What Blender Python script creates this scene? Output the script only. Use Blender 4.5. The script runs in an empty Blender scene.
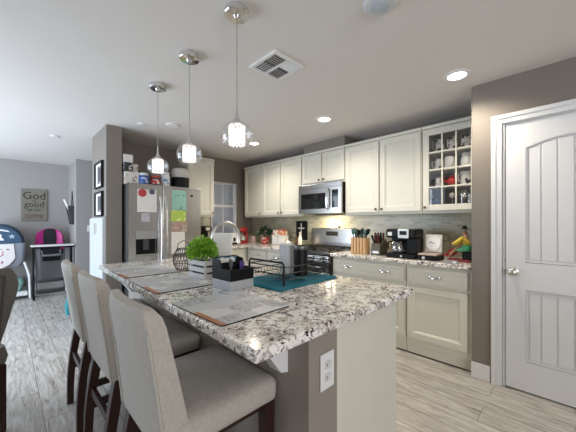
import bpy, bmesh, math, random
from mathutils import Vector, Matrix
random.seed(7)
PI = math.pi
scene = bpy.context.scene
COL = scene.collection

# ------------------------------------------------------------------ camera
YAW = math.radians(44.8)
cd = bpy.data.cameras.new('camera'); cam = bpy.data.objects.new('camera', cd); COL.objects.link(cam)
cam.location = (0, 0, 1.27); cam.rotation_euler = (PI/2, 0, -YAW)
cd.sensor_width = 36.0; cd.lens = 285/576*36
cd.shift_y = (223-216)/576
cd.clip_start = 0.02; cd.clip_end = 100
scene.camera = cam

# ------------------------------------------------------------------ world, big lights, exposure
scene.view_settings.view_transform = 'Standard'; scene.view_settings.look = 'None'
scene.view_settings.gamma = 1.0; scene.view_settings.exposure = 0.2
scene.view_settings.use_curve_mapping = False
w = bpy.data.worlds.new('sky'); scene.world = w; w.use_nodes = True
bgn = w.node_tree.nodes['Background']; bgn.inputs[0].default_value = (0.46, 0.57, 0.74, 1); bgn.inputs[1].default_value = 2.0

def area(name, loc, rot, sx, sy, power, color, spread=PI):
    l = bpy.data.lights.new(name, 'AREA'); l.shape = 'RECTANGLE'; l.size = sx; l.size_y = sy
    l.energy = power; l.color = color; l.spread = spread
    o = bpy.data.objects.new(name, l); COL.objects.link(o); o.location = loc; o.rotation_euler = rot
    return o
# daylight entering through the glazed opening to the left of the camera
area('patio_daylight', (-1.62, 4.6, 1.15), (0, -PI/2-.05, 0), 2.0, 4.0, 98, (0.80, 0.90, 1.0))
area('rear_fill', (-0.35, -2.9, 1.45), (PI/2+.45, 0, .05), 2.7, 1.6, 60, (1.0, 0.95, 0.88))  # added fill behind the camera, warmed and tilted up to brighten the ceiling

# ------------------------------------------------------------------ materials
MATS = {}
def newmat(name):
    m = bpy.data.materials.new(name); m.use_nodes = True
    return m, m.node_tree.nodes, m.node_tree.links, m.node_tree.nodes['Principled BSDF']
def mat(name, col, rough=0.5, metal=0.0, var=0.06, scale=30, bump=0.0, emit=None, es=0, coat=0, spec=0.5, bscale=None, stretch=None, vcol=None):
    if name in MATS: return MATS[name]
    m, N, L, B = newmat(name)
    B.inputs['Roughness'].default_value = rough; B.inputs['Metallic'].default_value = metal
    B.inputs['Specular IOR Level'].default_value = spec; B.inputs['Coat Weight'].default_value = coat
    tc = N.new('ShaderNodeTexCoord'); mp = N.new('ShaderNodeMapping'); L.new(tc.outputs['Object'], mp.inputs[0])
    if stretch: mp.inputs['Scale'].default_value = stretch
    nz = N.new('ShaderNodeTexNoise'); nz.inputs['Scale'].default_value = scale; nz.inputs['Detail'].default_value = 4
    L.new(mp.outputs[0], nz.inputs['Vector'])
    mx = N.new('ShaderNodeMix'); mx.data_type = 'RGBA'
    a = [max(0, c*(1-var)) for c in col]; b = [min(1, c*(1+var)) for c in (vcol or col)]
    mx.inputs[6].default_value = (*a, 1); mx.inputs[7].default_value = (*b, 1)
    L.new(nz.outputs[0], mx.inputs[0]); L.new(mx.outputs[2], B.inputs['Base Color'])
    if bump:
        n2 = N.new('ShaderNodeTexNoise'); n2.inputs['Scale'].default_value = bscale or scale*3; n2.inputs['Detail'].default_value = 3
        L.new(mp.outputs[0], n2.inputs['Vector'])
        bp = N.new('ShaderNodeBump'); bp.inputs['Strength'].default_value = bump; bp.inputs['Distance'].default_value = 0.002
        L.new(n2.outputs[0], bp.inputs['Height']); L.new(bp.outputs[0], B.inputs['Normal'])
    if emit:
        B.inputs['Emission Color'].default_value = (*emit, 1); B.inputs['Emission Strength'].default_value = es
    MATS[name] = m
    return m
def ramp(N, stops, mode='LINEAR'):
    r = N.new('ShaderNodeValToRGB'); r.color_ramp.interpolation = mode
    e = r.color_ramp.elements
    while len(e) < len(stops): e.new(0.5)
    for i, (p, c) in enumerate(stops): e[i].position = p; e[i].color = (*c, 1)
    return r
def granite():
    m, N, L, B = newmat('granite')
    tc = N.new('ShaderNodeTexCoord')
    def noise(s, d=4, rg=0.55, dist=0.0):
        n = N.new('ShaderNodeTexNoise'); n.inputs['Scale'].default_value = s; n.inputs['Detail'].default_value = d
        n.inputs['Roughness'].default_value = rg; n.inputs['Distortion'].default_value = dist
        L.new(tc.outputs['Object'], n.inputs['Vector']); return n
    base = ramp(N, [(0.36, (0.50, 0.44, 0.39)), (0.48, (0.78, 0.74, 0.69)), (0.64, (0.90, 0.88, 0.85))]); L.new(noise(16, 5, .6).outputs[0], base.inputs[0])
    def layer(prev, fac, col):
        mx = N.new('ShaderNodeMix'); mx.data_type = 'RGBA'; L.new(prev, mx.inputs[6]); mx.inputs[7].default_value = (*col, 1); L.new(fac, mx.inputs[0]); return mx.outputs[2]
    g1 = ramp(N, [(0.53, (0, 0, 0)), (0.59, (.8, .8, .8))]); L.new(noise(30, 4, .6, 1.0).outputs[0], g1.inputs[0])
    c = layer(base.outputs[0], g1.outputs[0], (0.33, 0.30, 0.29))
    g2 = ramp(N, [(0.56, (0, 0, 0)), (0.585, (1, 1, 1))]); L.new(noise(24, 5, .62, 1.6).outputs[0], g2.inputs[0])
    c = layer(c, g2.outputs[0], (0.115, 0.08, 0.068))
    g3 = ramp(N, [(0.595, (0, 0, 0)), (0.615, (1, 1, 1))]); L.new(noise(50, 3, .6, .6).outputs[0], g3.inputs[0])
    c = layer(c, g3.outputs[0], (0.03, 0.027, 0.027))
    g4 = ramp(N, [(0.60, (0, 0, 0)), (0.66, (1, 1, 1))]); L.new(noise(42, 3).outputs[0], g4.inputs[0])
    c = layer(c, g4.outputs[0], (0.93, 0.92, 0.90))
    L.new(c, B.inputs['Base Color']); B.inputs['Roughness'].default_value = 0.16
    MATS['granite'] = m; return m
def floor_mat():
    m, N, L, B = newmat('floor_planks')
    tc = N.new('ShaderNodeTexCoord')
    mp = N.new('ShaderNodeMapping'); mp.inputs['Rotation'].default_value = (0, 0, PI/2); L.new(tc.outputs['Object'], mp.inputs[0])
    br = N.new('ShaderNodeTexBrick'); br.inputs['Scale'].default_value = 1.0; br.inputs['Brick Width'].default_value = 1.2
    br.inputs['Row Height'].default_value = 0.18; br.inputs['Mortar Size'].default_value = 0.0018; br.offset = 0.37
    br.inputs['Color1'].default_value = (0.0, 0.0, 0.0, 1); br.inputs['Color2'].default_value = (1, 1, 1, 1); br.inputs['Mortar'].default_value = (.5, .5, .5, 1)
    L.new(mp.outputs[0], br.inputs['Vector'])
    sep = N.new('ShaderNodeSeparateXYZ'); L.new(tc.outputs['Object'], sep.inputs[0])
    # per-plank offset of the grain
    ad = N.new('ShaderNodeVectorMath'); ad.operation = 'MULTIPLY_ADD'; ad.inputs[1].default_value = (7, 7, 7); L.new(br.outputs['Color'], ad.inputs[0]); L.new(tc.outputs['Object'], ad.inputs[2])
    mg = N.new('ShaderNodeMapping'); mg.inputs['Scale'].default_value = (24, 3.0, 1); L.new(ad.outputs[0], mg.inputs[0])
    nz = N.new('ShaderNodeTexNoise'); nz.inputs['Scale'].default_value = 1.6; nz.inputs['Detail'].default_value = 7; nz.inputs['Roughness'].default_value = .66; nz.inputs['Distortion'].default_value = .8
    L.new(mg.outputs[0], nz.inputs['Vector'])
    rp = ramp(N, [(0.30, (0.20, 0.175, 0.155)), (0.42, (0.39, 0.365, 0.335)), (0.56, (0.53, 0.51, 0.48)), (0.70, (0.66, 0.64, 0.61))]); L.new(nz.outputs[0], rp.inputs[0])
    tint = N.new('ShaderNodeMix'); tint.data_type = 'RGBA'; tint.inputs[6].default_value = (.88, .87, .86, 1); tint.inputs[7].default_value = (1.06, 1.055, 1.05, 1); L.new(br.outputs['Color'], tint.inputs[0])
    mu = N.new('ShaderNodeMix'); mu.data_type = 'RGBA'; mu.blend_type = 'MULTIPLY'; mu.inputs[0].default_value = 1; L.new(rp.outputs[0], mu.inputs[6]); L.new(tint.outputs[2], mu.inputs[7])
    mo = N.new('ShaderNodeMix'); mo.data_type = 'RGBA'; L.new(br.outputs['Fac'], mo.inputs[0]); L.new(mu.outputs[2], mo.inputs[6]); mo.inputs[7].default_value = (.14, .125, .11, 1)
    L.new(mo.outputs[2], B.inputs['Base Color']); B.inputs['Roughness'].default_value = .42
    bp = N.new('ShaderNodeBump'); bp.inputs['Strength'].default_value = .15; bp.inputs['Distance'].default_value = .002; L.new(nz.outputs[0], bp.inputs['Height']); L.new(bp.outputs[0], B.inputs['Normal'])
    return m
def tile_mat():
    m, N, L, B = newmat('backsplash_tile')
    tc = N.new('ShaderNodeTexCoord'); sp = N.new('ShaderNodeSeparateXYZ'); L.new(tc.outputs['Object'], sp.inputs[0])
    ax = N.new('ShaderNodeMath'); ax.operation = 'ADD'; L.new(sp.outputs[0], ax.inputs[0]); L.new(sp.outputs[1], ax.inputs[1])
    cb = N.new('ShaderNodeCombineXYZ'); L.new(ax.outputs[0], cb.inputs[0]); L.new(sp.outputs[2], cb.inputs[1])
    br = N.new('ShaderNodeTexBrick'); br.inputs['Scale'].default_value = 1; br.inputs['Brick Width'].default_value = .10; br.inputs['Row Height'].default_value = .034
    br.inputs['Mortar Size'].default_value = .0016; br.inputs['Color1'].default_value = (.35, .335, .245, 1); br.inputs['Color2'].default_value = (.50, .48, .37, 1); br.inputs['Mortar'].default_value = (.54, .51, .42, 1)
    L.new(cb.outputs[0], br.inputs['Vector']); L.new(br.outputs['Color'], B.inputs['Base Color'])
    B.inputs['Roughness'].default_value = .25
    return m
def glass_mat(name, tint=(1, 1, 1), amt=0.12, rough=0.02, edge=.8):
    m = bpy.data.materials.new(name); m.use_nodes = True; N = m.node_tree.nodes; L = m.node_tree.links; N.clear()
    out = N.new('ShaderNodeOutputMaterial'); tr = N.new('ShaderNodeBsdfTransparent'); tr.inputs[0].default_value = (*tint, 1)
    gl = N.new('ShaderNodeBsdfGlossy'); gl.inputs['Roughness'].default_value = rough
    fr = N.new('ShaderNodeLayerWeight'); fr.inputs[0].default_value = .35
    ma = N.new('ShaderNodeMath'); ma.operation = 'MULTIPLY_ADD'; ma.inputs[1].default_value = edge; ma.inputs[2].default_value = amt; L.new(fr.outputs['Facing'], ma.inputs[0])
    cl = N.new('ShaderNodeClamp'); L.new(ma.outputs[0], cl.inputs[0])
    mx = N.new('ShaderNodeMixShader'); L.new(cl.outputs[0], mx.inputs[0]); L.new(tr.outputs[0], mx.inputs[1]); L.new(gl.outputs[0], mx.inputs[2]); L.new(mx.outputs[0], out.inputs[0])
    return m
def mat_print(name, base, ink, scale=24, thr=0.52, rough=.6, stretch=None, extra=None):
    m, N, L, B = newmat(name); tc = N.new('ShaderNodeTexCoord'); mp = N.new('ShaderNodeMapping'); L.new(tc.outputs['Object'], mp.inputs[0])
    if stretch: mp.inputs['Scale'].default_value = stretch
    n = N.new('ShaderNodeTexNoise'); n.inputs['Scale'].default_value = scale; n.inputs['Detail'].default_value = 2; L.new(mp.outputs[0], n.inputs['Vector'])
    st = [(thr-.01, base), (thr+.01, ink)]
    if extra: st.append((thr+.12, extra))
    r = ramp(N, st); L.new(n.outputs[0], r.inputs[0]); L.new(r.outputs[0], B.inputs['Base Color']); B.inputs['Roughness'].default_value = rough
    return m

GRAN = granite(); FLOOR = floor_mat(); TILE = tile_mat()
TAUPE = mat('taupe_wall_paint', (.205, .177, .152), .6, var=.04, scale=8, bump=.6, bscale=90)
HALLP = mat('hall_wall_paint', (.34, .325, .315), .75, var=.03, scale=6, bump=.4, bscale=90)
CEIL = mat('ceiling_paint', (.70, .67, .64), .9, var=.02, scale=5, bump=.3, bscale=60)
TRIMW = mat('white_trim_paint', (.70, .70, .71), .4, var=.02, scale=10)
CREAM = mat('cream_cabinet_paint', (.66, .64, .56), .38, var=.03, scale=9)
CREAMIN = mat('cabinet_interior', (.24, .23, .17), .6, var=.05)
STEEL = mat('brushed_steel', (.56, .55, .54), .27, 1.0, var=.12, scale=40, stretch=(1, 1, 30))
STEELD = mat('dark_steel', (.16, .16, .165), .4, .8, var=.1)
CHROME = mat('chrome', (.75, .75, .76), .10, 1.0, var=.03)
NICKEL = mat('satin_nickel', (.62, .60, .57), .33, 1.0, var=.05)
BLACKG = mat('black_glass', (.012, .012, .014), .07, coat=.5, var=.1)
BLACK = mat('black_plastic', (.007, .007, .008), .42, var=.15, spec=.2)
BLACKM = mat('black_wire_metal', (.007, .007, .008), .4, 0, var=.1, spec=.25)
LINEN = mat('grey_linen', (.42, .39, .35), .9, var=.22, scale=70, bump=.5, bscale=420)
PIPING = mat('linen_piping', (.40, .38, .345), .9, var=.1)
ESPR = mat('espresso_wood', (.028, .010, .007), .4, var=.3, scale=20, stretch=(6, 6, 1), spec=.3)
WHITE = mat('white_ceramic', (.80, .79, .77), .25, var=.03)
WHITEP = mat('white_plastic', (.74, .74, .74), .45, var=.03)
PAPER = mat('white_paper', (.78, .77, .75), .8, var=.03)
TEAL = mat('teal_microfibre', (.006, .14, .20), .95, var=.25, scale=60, bump=.8, bscale=300)
GLASS = glass_mat('clear_glass'); PANE = glass_mat('window_glass', amt=.03)

# ------------------------------------------------------------------ mesh helpers
class M:
    def __init__(s): s.bm = bmesh.new()
    def box(s, x0, x1, y0, y1, z0, z1, mi=0, mx=None):
        v = [s.bm.verts.new(p if mx is None else mx @ Vector(p)) for p in
             ((x0,y0,z0),(x1,y0,z0),(x1,y1,z0),(x0,y1,z0),(x0,y0,z1),(x1,y0,z1),(x1,y1,z1),(x0,y1,z1))]
        for f in ((0,3,2,1),(4,5,6,7),(0,1,5,4),(1,2,6,5),(2,3,7,6),(3,0,4,7)):
            s.bm.faces.new([v[i] for i in f]).material_index = mi
        return s
    def loft(s, rings, cap=True, closed=True, mi=0, mx=None, wrap=False):
        R = [[s.bm.verts.new(Vector(p) if mx is None else mx @ Vector(p)) for p in r] for r in rings]
        n = len(R[0])
        if wrap: R.append(R[0]); cap = False
        for a, b in zip(R, R[1:]):
            for i in range(n if closed else n-1):
                j = (i+1) % n
                s.bm.faces.new((a[i], a[j], b[j], b[i])).material_index = mi
        if cap and closed:
            s.bm.faces.new(R[0][::-1]).material_index = mi; s.bm.faces.new(R[-1]).material_index = mi
        return s
    def lathe(s, prof, c=(0,0,0), seg=24, axis='z', mi=0, cap=True, mx=None):
        rings = []
        for r, h in prof:
            ring = []
            for i in range(seg):
                a = 2*PI*i/seg; ca, sa = r*math.cos(a), r*math.sin(a)
                p = (ca, sa, h) if axis == 'z' else ((ca, -h, sa) if axis == 'y' else (h, ca, sa))
                ring.append((c[0]+p[0], c[1]+p[1], c[2]+p[2]))
            rings.append(ring)
        return s.loft(rings, cap, True, mi, mx)
    def cyl(s, p0, p1, r0, r1=None, seg=12, mi=0, mx=None):
        r1 = r0 if r1 is None else r1
        p0, p1 = Vector(p0), Vector(p1); d = (p1-p0).normalized()
        u = d.orthogonal().normalized(); v = d.cross(u)
        return s.loft([[tuple(p+(u*math.cos(2*PI*i/seg)+v*math.sin(2*PI*i/seg))*r) for i in range(seg)] for p, r in ((p0,r0),(p1,r1))], mi=mi, mx=mx)
    def tube(s, pts, r, seg=8, closed=False, mi=0, mx=None):
        P = [Vector(p) for p in pts]; n = len(P); rings = []
        up = None
        for i in range(n):
            a = P[(i-1) % n] if (closed or i > 0) else P[i]; b = P[(i+1) % n] if (closed or i < n-1) else P[i]
            d = (b-a).normalized()
            if up is None or abs(up.dot(d)) > .99: up = d.orthogonal().normalized()
            u = (up - d*up.dot(d)).normalized(); up = u; v = d.cross(u)
            rr = r[i] if isinstance(r, (list, tuple)) else r
            rings.append([tuple(P[i]+(u*math.cos(2*PI*k/seg)+v*math.sin(2*PI*k/seg))*rr) for k in range(seg)])
        return s.loft(rings, cap=not closed, mi=mi, mx=mx, wrap=closed)
    def prism(s, poly, axis, a, b, mi=0, mx=None):
        def P(p, t): return {'x': (t, p[0], p[1]), 'y': (p[0], t, p[1]), 'z': (p[0], p[1], t)}[axis]
        return s.loft([[P(p, a) for p in poly], [P(p, b) for p in poly]], mi=mi, mx=mx)
    def sphere(s, c, r, sx=1, sy=1, sz=1, seg=16, rings=10, mi=0, mx=None, z0=-1.0, z1=1.0):
        pr = []
        for i in range(rings+1):
            t = math.asin(z0)+(math.asin(z1)-math.asin(z0))*i/rings
            pr.append((max(1e-4, math.cos(t)), math.sin(t)))
        rr = [[(c[0]+r*sx*q*math.cos(2*PI*k/seg), c[1]+r*sy*q*math.sin(2*PI*k/seg), c[2]+r*sz*h) for k in range(seg)] for q, h in pr]
        return s.loft(rr, mi=mi, mx=mx)
    def build(s, name, m, parent=None, bevel=0, smooth=False, loc=None, rot=None, seg=2, angle=35):
        bmesh.ops.recalc_face_normals(s.bm, faces=s.bm.faces)
        me = bpy.data.meshes.new(name); s.bm.to_mesh(me); s.bm.free()
        for q in (m if isinstance(m, (list, tuple)) else [m]): me.materials.append(q)
        if smooth:
            for p in me.polygons: p.use_smooth = True
            try: me.set_sharp_from_angle(angle=math.radians(angle))
            except Exception: pass
        o = bpy.data.objects.new(name, me); COL.objects.link(o)
        if parent is not None: o.parent = parent
        if loc: o.location = loc
        if rot: o.rotation_euler = rot if isinstance(rot, (tuple, list)) else (0, 0, rot)
        if bevel:
            b = o.modifiers.new('bevel', 'BEVEL'); b.width = bevel; b.segments = seg; b.limit_method = 'ANGLE'; b.angle_limit = math.radians(40)
        return o
def tag(o, label, cat, group=None, kind=None):
    o['label'] = label; o['category'] = cat
    if group: o['group'] = group
    if kind: o['kind'] = kind
    return o
def thing(name, label, cat, loc=(0,0,0), rot=0, group=None):
    o = bpy.data.objects.new(name, None); COL.objects.link(o); o.location = loc; o.rotation_euler = (0, 0, rot); o.empty_display_size = .05
    return tag(o, label, cat, group)
def struct(o): o['kind'] = 'structure'; return o
def copy_tree(o, parent=None):
    c = o.copy(); COL.objects.link(c)
    if parent: c.parent = parent
    for ch in [x for x in bpy.data.objects if x.parent == o]: copy_tree(ch, c)
    return c
def rrect(cx, cy, hx, hy, r, z, n=4):
    pts = []
    for qx, qy, a0 in ((1,1,0),(-1,1,PI/2),(-1,-1,PI),(1,-1,1.5*PI)):
        for i in range(n+1):
            a = a0+PI/2*i/n
            pts.append((cx+qx*(hx-r)+r*math.cos(a), cy+qy*(hy-r)+r*math.sin(a), z))
    return pts
def text_mesh(name, body, size, m, parent, loc, rot, ext=.001, align='CENTER', sx=1):
    c = bpy.data.curves.new(name, 'FONT'); c.body = body; c.size = size; c.extrude = ext; c.align_x = align; c.align_y = 'CENTER'; c.resolution_u = 3
    t = bpy.data.objects.new(name+'_tmp', c); COL.objects.link(t)
    dg = bpy.context.evaluated_depsgraph_get(); me = bpy.data.meshes.new_from_object(t.evaluated_get(dg)); bpy.data.objects.remove(t)
    me.materials.clear(); me.materials.append(m); o = bpy.data.objects.new(name, me); COL.objects.link(o)
    if parent: o.parent = parent
    o.location = loc; o.rotation_euler = rot; o.scale = (sx, 1, 1)
    return o

# ================================================================== STRUCTURE
ZC = 2.40
struct(M().box(-1.8, 3.6, -3.1, 7.2, -.1, 0).build('floor', FLOOR))
struct(M().box(-1.8, 3.6, -3.1, 7.2, ZC, ZC+.1).build('ceiling', CEIL))
struct(M().box(3.38, 3.5, .605, 4.5, 0, ZC).build('wall_right', TAUPE))
# pantry wall with a door opening at Y -.385 .. .385
DX = 2.75
m = M(); m.box(DX, DX+.12, .40, .605, 0, ZC); m.box(DX, DX+.12, -3.0, -.40, 0, ZC); m.box(DX, DX+.12, -.40, .40, 2.04, ZC); m.box(DX+.12, 3.5, .505, .605, 0, ZC)
m.box(DX+.6, DX+.62, -.5, .5, 0, ZC)
struct(m.build('wall_pantry', TAUPE))
# back wall with the kitchen window opening
WX0, WX1, WZ0, WZ1 = 2.50, 3.03, 1.06, 1.99
m = M(); m.box(.98, WX0, 4.38, 4.50, 0, ZC); m.box(WX1, 3.5, 4.38, 4.50, 0, ZC); m.box(WX0, WX1, 4.38, 4.5, 0, WZ0); m.box(WX0, WX1, 4.38, 4.5, WZ1, ZC)
struct(m.build('wall_back', TAUPE))
struct(M().box(.82, .98, 3.77, 4.50, 0, ZC).build('wall_pillar', mat('pillar_paint', (.215, .187, .162), .6, var=.04, scale=8, bump=.5, bscale=90)))
struct(M().box(-1.8, .91, 7.05, 7.17, 0, ZC).build('wall_hall', HALLP))
struct(M().box(.89, 1.0, 6.2, 7.05, 0, ZC).build('wall_hall_return', HALLP))
struct(M().box(1.0, 3.5, 6.2, 6.32, 0, ZC).build('wall_hall_back', HALLP))
struct(M().box(3.5, 3.6, 4.38, 6.3, 0, ZC).build('wall_hall_end', HALLP))
# left wall with glazed opening; rear wall with window
m = M(); m.box(-1.8, -1.7, -3, 2.3, 0, ZC); m.box(-1.8, -1.7, 6.7, 7.05, 0, ZC); m.box(-1.8, -1.7, 2.3, 6.7, 2.25, ZC)
struct(m.build('wall_left', HALLP))
m = M(); m.box(1.1, 3.5, -3.1, -3.0, 0, ZC); m.box(-1.8, 1.1, -3.1, -3, 0, .65); m.box(-1.8, 1.1, -3.1, -3, 2.25, ZC)
struct(m.build('wall_rear', HALLP))
# duct box above the microwave cabinet
struct(M().box(3.1, 3.378, 2.09, 2.79, 2.262, ZC-.001).build('wall_duct_box', TAUPE))
# baseboards
def baseb(name, x0, x1, y0, y1): struct(M().box(x0, x1, y0, y1, 0, .125).build(name, TRIMW, bevel=.004))
baseb('baseboard_pantry', DX-.014, DX, .475, .607)
baseb('baseboard_hall', -1.7, .89, 7.034, 7.05)
baseb('baseboard_hall_return', .874, .89, 6.2, 7.034)
baseb('baseboard_hall_back', .9, 3.4, 6.184, 6.2)
# backsplash
m = M(); m.box(3.371, 3.38, .607, 4.38, .915, 1.385); m.box(1.95, 3.371, 4.371, 4.38, .915, 1.06)
m.box(1.95, WX0-.03, 4.371, 4.38, 1.06, 1.385); 
struct(m.build('trim_1', TILE))

# kitchen window
wn = thing('window_1', 'white framed kitchen window between the cabinets', 'window', (WX0, 4.40, WZ0)); del wn['label'], wn['category']; struct(wn)
W, Hh = WX1-WX0, WZ1-WZ0
m = M(); t = .035
m.box(0, t, 0, .06, 0, Hh); m.box(W-t, W, 0, .06, 0, Hh); m.box(t, W-t, 0, .06, 0, t); m.box(t, W-t, 0, .06, Hh-t, Hh)
m.box(t, W-t, .005, .055, Hh*.55-.022, Hh*.55+.022)
m.build('window_frame', TRIMW, wn, bevel=.003)
m = M(); m.box(W*.5-.007, W*.5+.007, .02, .04, t, Hh*.55-.022); m.box(W*.5-.007, W*.5+.007, .02, .04, Hh*.55+.022, Hh-t)
m.build('muntin', TRIMW, wn)
M().box(t, W-t, .028, .032, t, Hh-t).build('pane', PANE, wn)
M().box(-.03, W+.03, -.045, 0, -.03, 0).build('window_sill', TRIMW, wn, bevel=.004)

# pantry door: local frame, front towards -X ; y measured in world
dr = thing('door_1', '', '', (DX, 0, 0)); del dr['label'], dr['category']; struct(dr)
m = M()
for a, b in ((.40, .468), (-.468, -.40)):
    m.box(-.018, .0, a, b, 0, 2.04)
m.box(-.018, 0, -.468, .468, 2.0405, 2.108)
for a, b in ((.437, .468), (-.468, -.437)): m.box(-.026, -.0182, a, b, 0, 2.0768)
m.box(-.026, -.0182, -.468, .468, 2.077, 2.108)
m.box(0, .11, .385, .40, 0, 2.04); m.box(0, .11, -.40, -.385, 0, 2.04); m.box(0, .11, -.385, .385, 2.032, 2.04)
m.box(-.004, .0, .384, .394, 0, 2.035)
m.build('door_casing', TRIMW, dr, bevel=.004)
dl = M(); Y0, Y1 = -.38, .38
F0, F1 = .006, .022           # front plane, recessed plane
dl.box(F1, .045, Y0, Y1, .012, 2.03)
st = .12
dl.box(F0, F1, Y1-st, Y1, .012, 2.03); dl.box(F0, F1, Y0, Y0+st, .012, 2.03)
dl.box(F0, F1, Y0+st, Y1-st, .012, .23); dl.box(F0, F1, Y0+st, Y1-st, .77, .972)
arc = [(Y0+st, 2.03), (Y1-st, 2.03)]
for i in range(17):
    yy = (Y1-st)-(Y1-Y0-2*st)*i/16; q = (yy/((Y1-Y0)/2-st)); arc.append((yy, 1.83+.06*(1-q*q)))
dl.prism(arc, 'x', F0, F1)
slab = dl.build('door_slab', TRIMW, dr)
m = M(); ya, yb = Y0+st+.004, Y1-st-.004
m.tube([(F1-.004, ya, .236), (F1-.004, yb, .236), (F1-.004, yb, .764), (F1-.004, ya, .764)], .008, 6, True)
m.build('panel_moulding', TRIMW, slab, smooth=True)
m = M(); m.tube([(F1-.004, ya, .978), (F1-.004, ya, 1.826)]+[(F1-.004, ya+(yb-ya)*i/16, 1.826+.06*(1-(2*i/16-1)**2)) for i in range(1, 16)]+[(F1-.004, yb, 1.826), (F1-.004, yb, .978)], .008, 6, True)
m.build('panel_moulding', TRIMW, slab, smooth=True)
m = M()
n = 6; wdt = (Y1-Y0-2*st)/n
for k in range(n):
    ya = Y0+st+k*wdt+.004; yb = ya+wdt-.008
    def top(y): q = y/((Y1-Y0)/2-st); return 1.83+.06*(1-q*q)-.02
    ya2 = max(ya, Y0+st+.022); yb2 = min(yb, Y1-st-.022)
    m.box(F1-.006, F1, ya2, yb2, .255, .745)
    m.prism([(ya2, .997), (yb2, .997), (yb2, top(yb2)), (ya2, top(ya2))], 'x', F1-.006, F1)
m.build('plank_panel', TRIMW, slab, bevel=.003)
m = M(); m.lathe([(.033, 0), (.034, .006), (.028, .010), (.012, .014), (.011, .034), (.020, .040), (.028, .052), (.027, .064), (.018, .072), (.002, .074)], (0, 0, 0), 24, 'x', mx=Matrix.Translation((F0, .333, .90)) @ Matrix.Diagonal((-1, 1, 1, 1)))
m.build('door_knob', NICKEL, slab, smooth=True)
m = M()
for z in (.90, .985): m.box(-.005, .001, .3815, .3845, z-.012, z+.012)
m.build('strike_plate', STEELD, dr)

# ================================================================== CEILING FITTINGS
DISC = mat('lamp_diffuser', (1, 1, 1), .4, emit=(1, .95, .86), es=9)
for i, (x, y, lab) in enumerate(((2.45, .635, 'round recessed ceiling light nearest the white pantry door'), (2.46, 1.92, 'round recessed ceiling light in front of the duct box over the microwave'), (2.50, 3.2, 'small round recessed ceiling light just right of the nearest glass pendant'))):
    t = thing('recessed_light', lab, 'ceiling light', (x, y, ZC), 0)
    m = M(); m.lathe([(.062, -.003), (.064, -.010), (.088, -.008), (.094, 0), (.062, 0)], seg=32, cap=False); m.build('trim_ring', WHITEP, t, smooth=True)
    m = M(); m.lathe([(.062, -.004), (.062, -.0055)], seg=32); m.build('diffuser', DISC, t)
    l = bpy.data.lights.new('recessed_lamp', 'SPOT'); l.energy = 46; l.color = (1, .90, .74); l.spot_size = math.radians(150); l.spot_blend = .8; l.shadow_soft_size = .06
    o = bpy.data.objects.new('recessed_lamp', l); COL.objects.link(o); o.parent = t; o.location = (0, 0, -.03)
# vent
t = thing('ceiling_vent', 'square white ceiling air vent with four louvred quadrants', 'vent', (1.388, 1.515, ZC))
m = M(); s = .14
for a, b, c_, d in ((-s, s, -s, -s+.022), (-s, s, s-.022, s), (-s, -s+.022, -s+.022, s-.022), (s-.022, s, -s+.022, s-.022), (-.008, .008, -s+.022, s-.022)): m.box(a, b, c_, d, -.012, 0)
m.build('frame', WHITEP, t)
M().box(-s+.02, s-.02, -s+.02, s-.02, -.003, -.0005).build('backing', mat('vent_dark', (.12, .115, .11), .8), t)
m = M()
for qx in (-1, 1):
    for qy in (-1, 1):
        for k in range(5):
            u = .022+k*.021
            mx = Matrix.Translation((qx*.064, qy*u, -.007)) @ Matrix.Rotation(.55*qy*qx, 4, 'X') if qx*qy > 0 else Matrix.Translation((qx*u, qy*.064, -.007)) @ Matrix.Rotation(.55*qx, 4, 'Y')
            if qx*qy > 0: m.box(-.05, .05, -.0065, .0065, -.0008, .0008, mx=mx)
            else: m.box(-.0065, .0065, -.05, .05, -.0008, .0008, mx=mx)
m.build('louvre', WHITEP, t)
# smoke detector
t = thing('smoke_detector', 'large round white detector at the top edge of the ceiling', 'detector', (1.355, .70, ZC))
M().lathe([(.085, 0), (.085, -.012), (.074, -.024), (.055, -.028), (.002, -.028)], seg=32).build('housing', mat('detector_white', (.6, .62, .64), .4), t, smooth=True)
M().lathe([(.045, -.029), (.045, -.036), (.03, -.042), (.001, -.042)], seg=32).build('cap', mat('detector_cap', (.45, .5, .56), .3), t, smooth=True)
for x, y, r, lab in ((1.11, 3.483, .045, 'tiny flat white disc on the ceiling left of the farthest pendant cord'), (.46, 4.76, .05, 'small flat white disc on the ceiling left of the pillar')):
    tag(M().lathe([(r, 0), (r, -.008), (r*.8, -.012), (.001, -.012)], (0, 0, 0), 20).build('ceiling_sensor', WHITEP, smooth=True, loc=(x, y, ZC)), lab, 'sensor')
t = tag(M().lathe([(.075, 0), (.075, -.010), (.05, -.018), (.001, -.018)], (0, 0, 0), 24).build('ceiling_speaker', WHITEP, smooth=True, loc=(1.37, 3.27, ZC)), 'round white ceiling cover right of the farthest pendant cord', 'ceiling cover')

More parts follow.
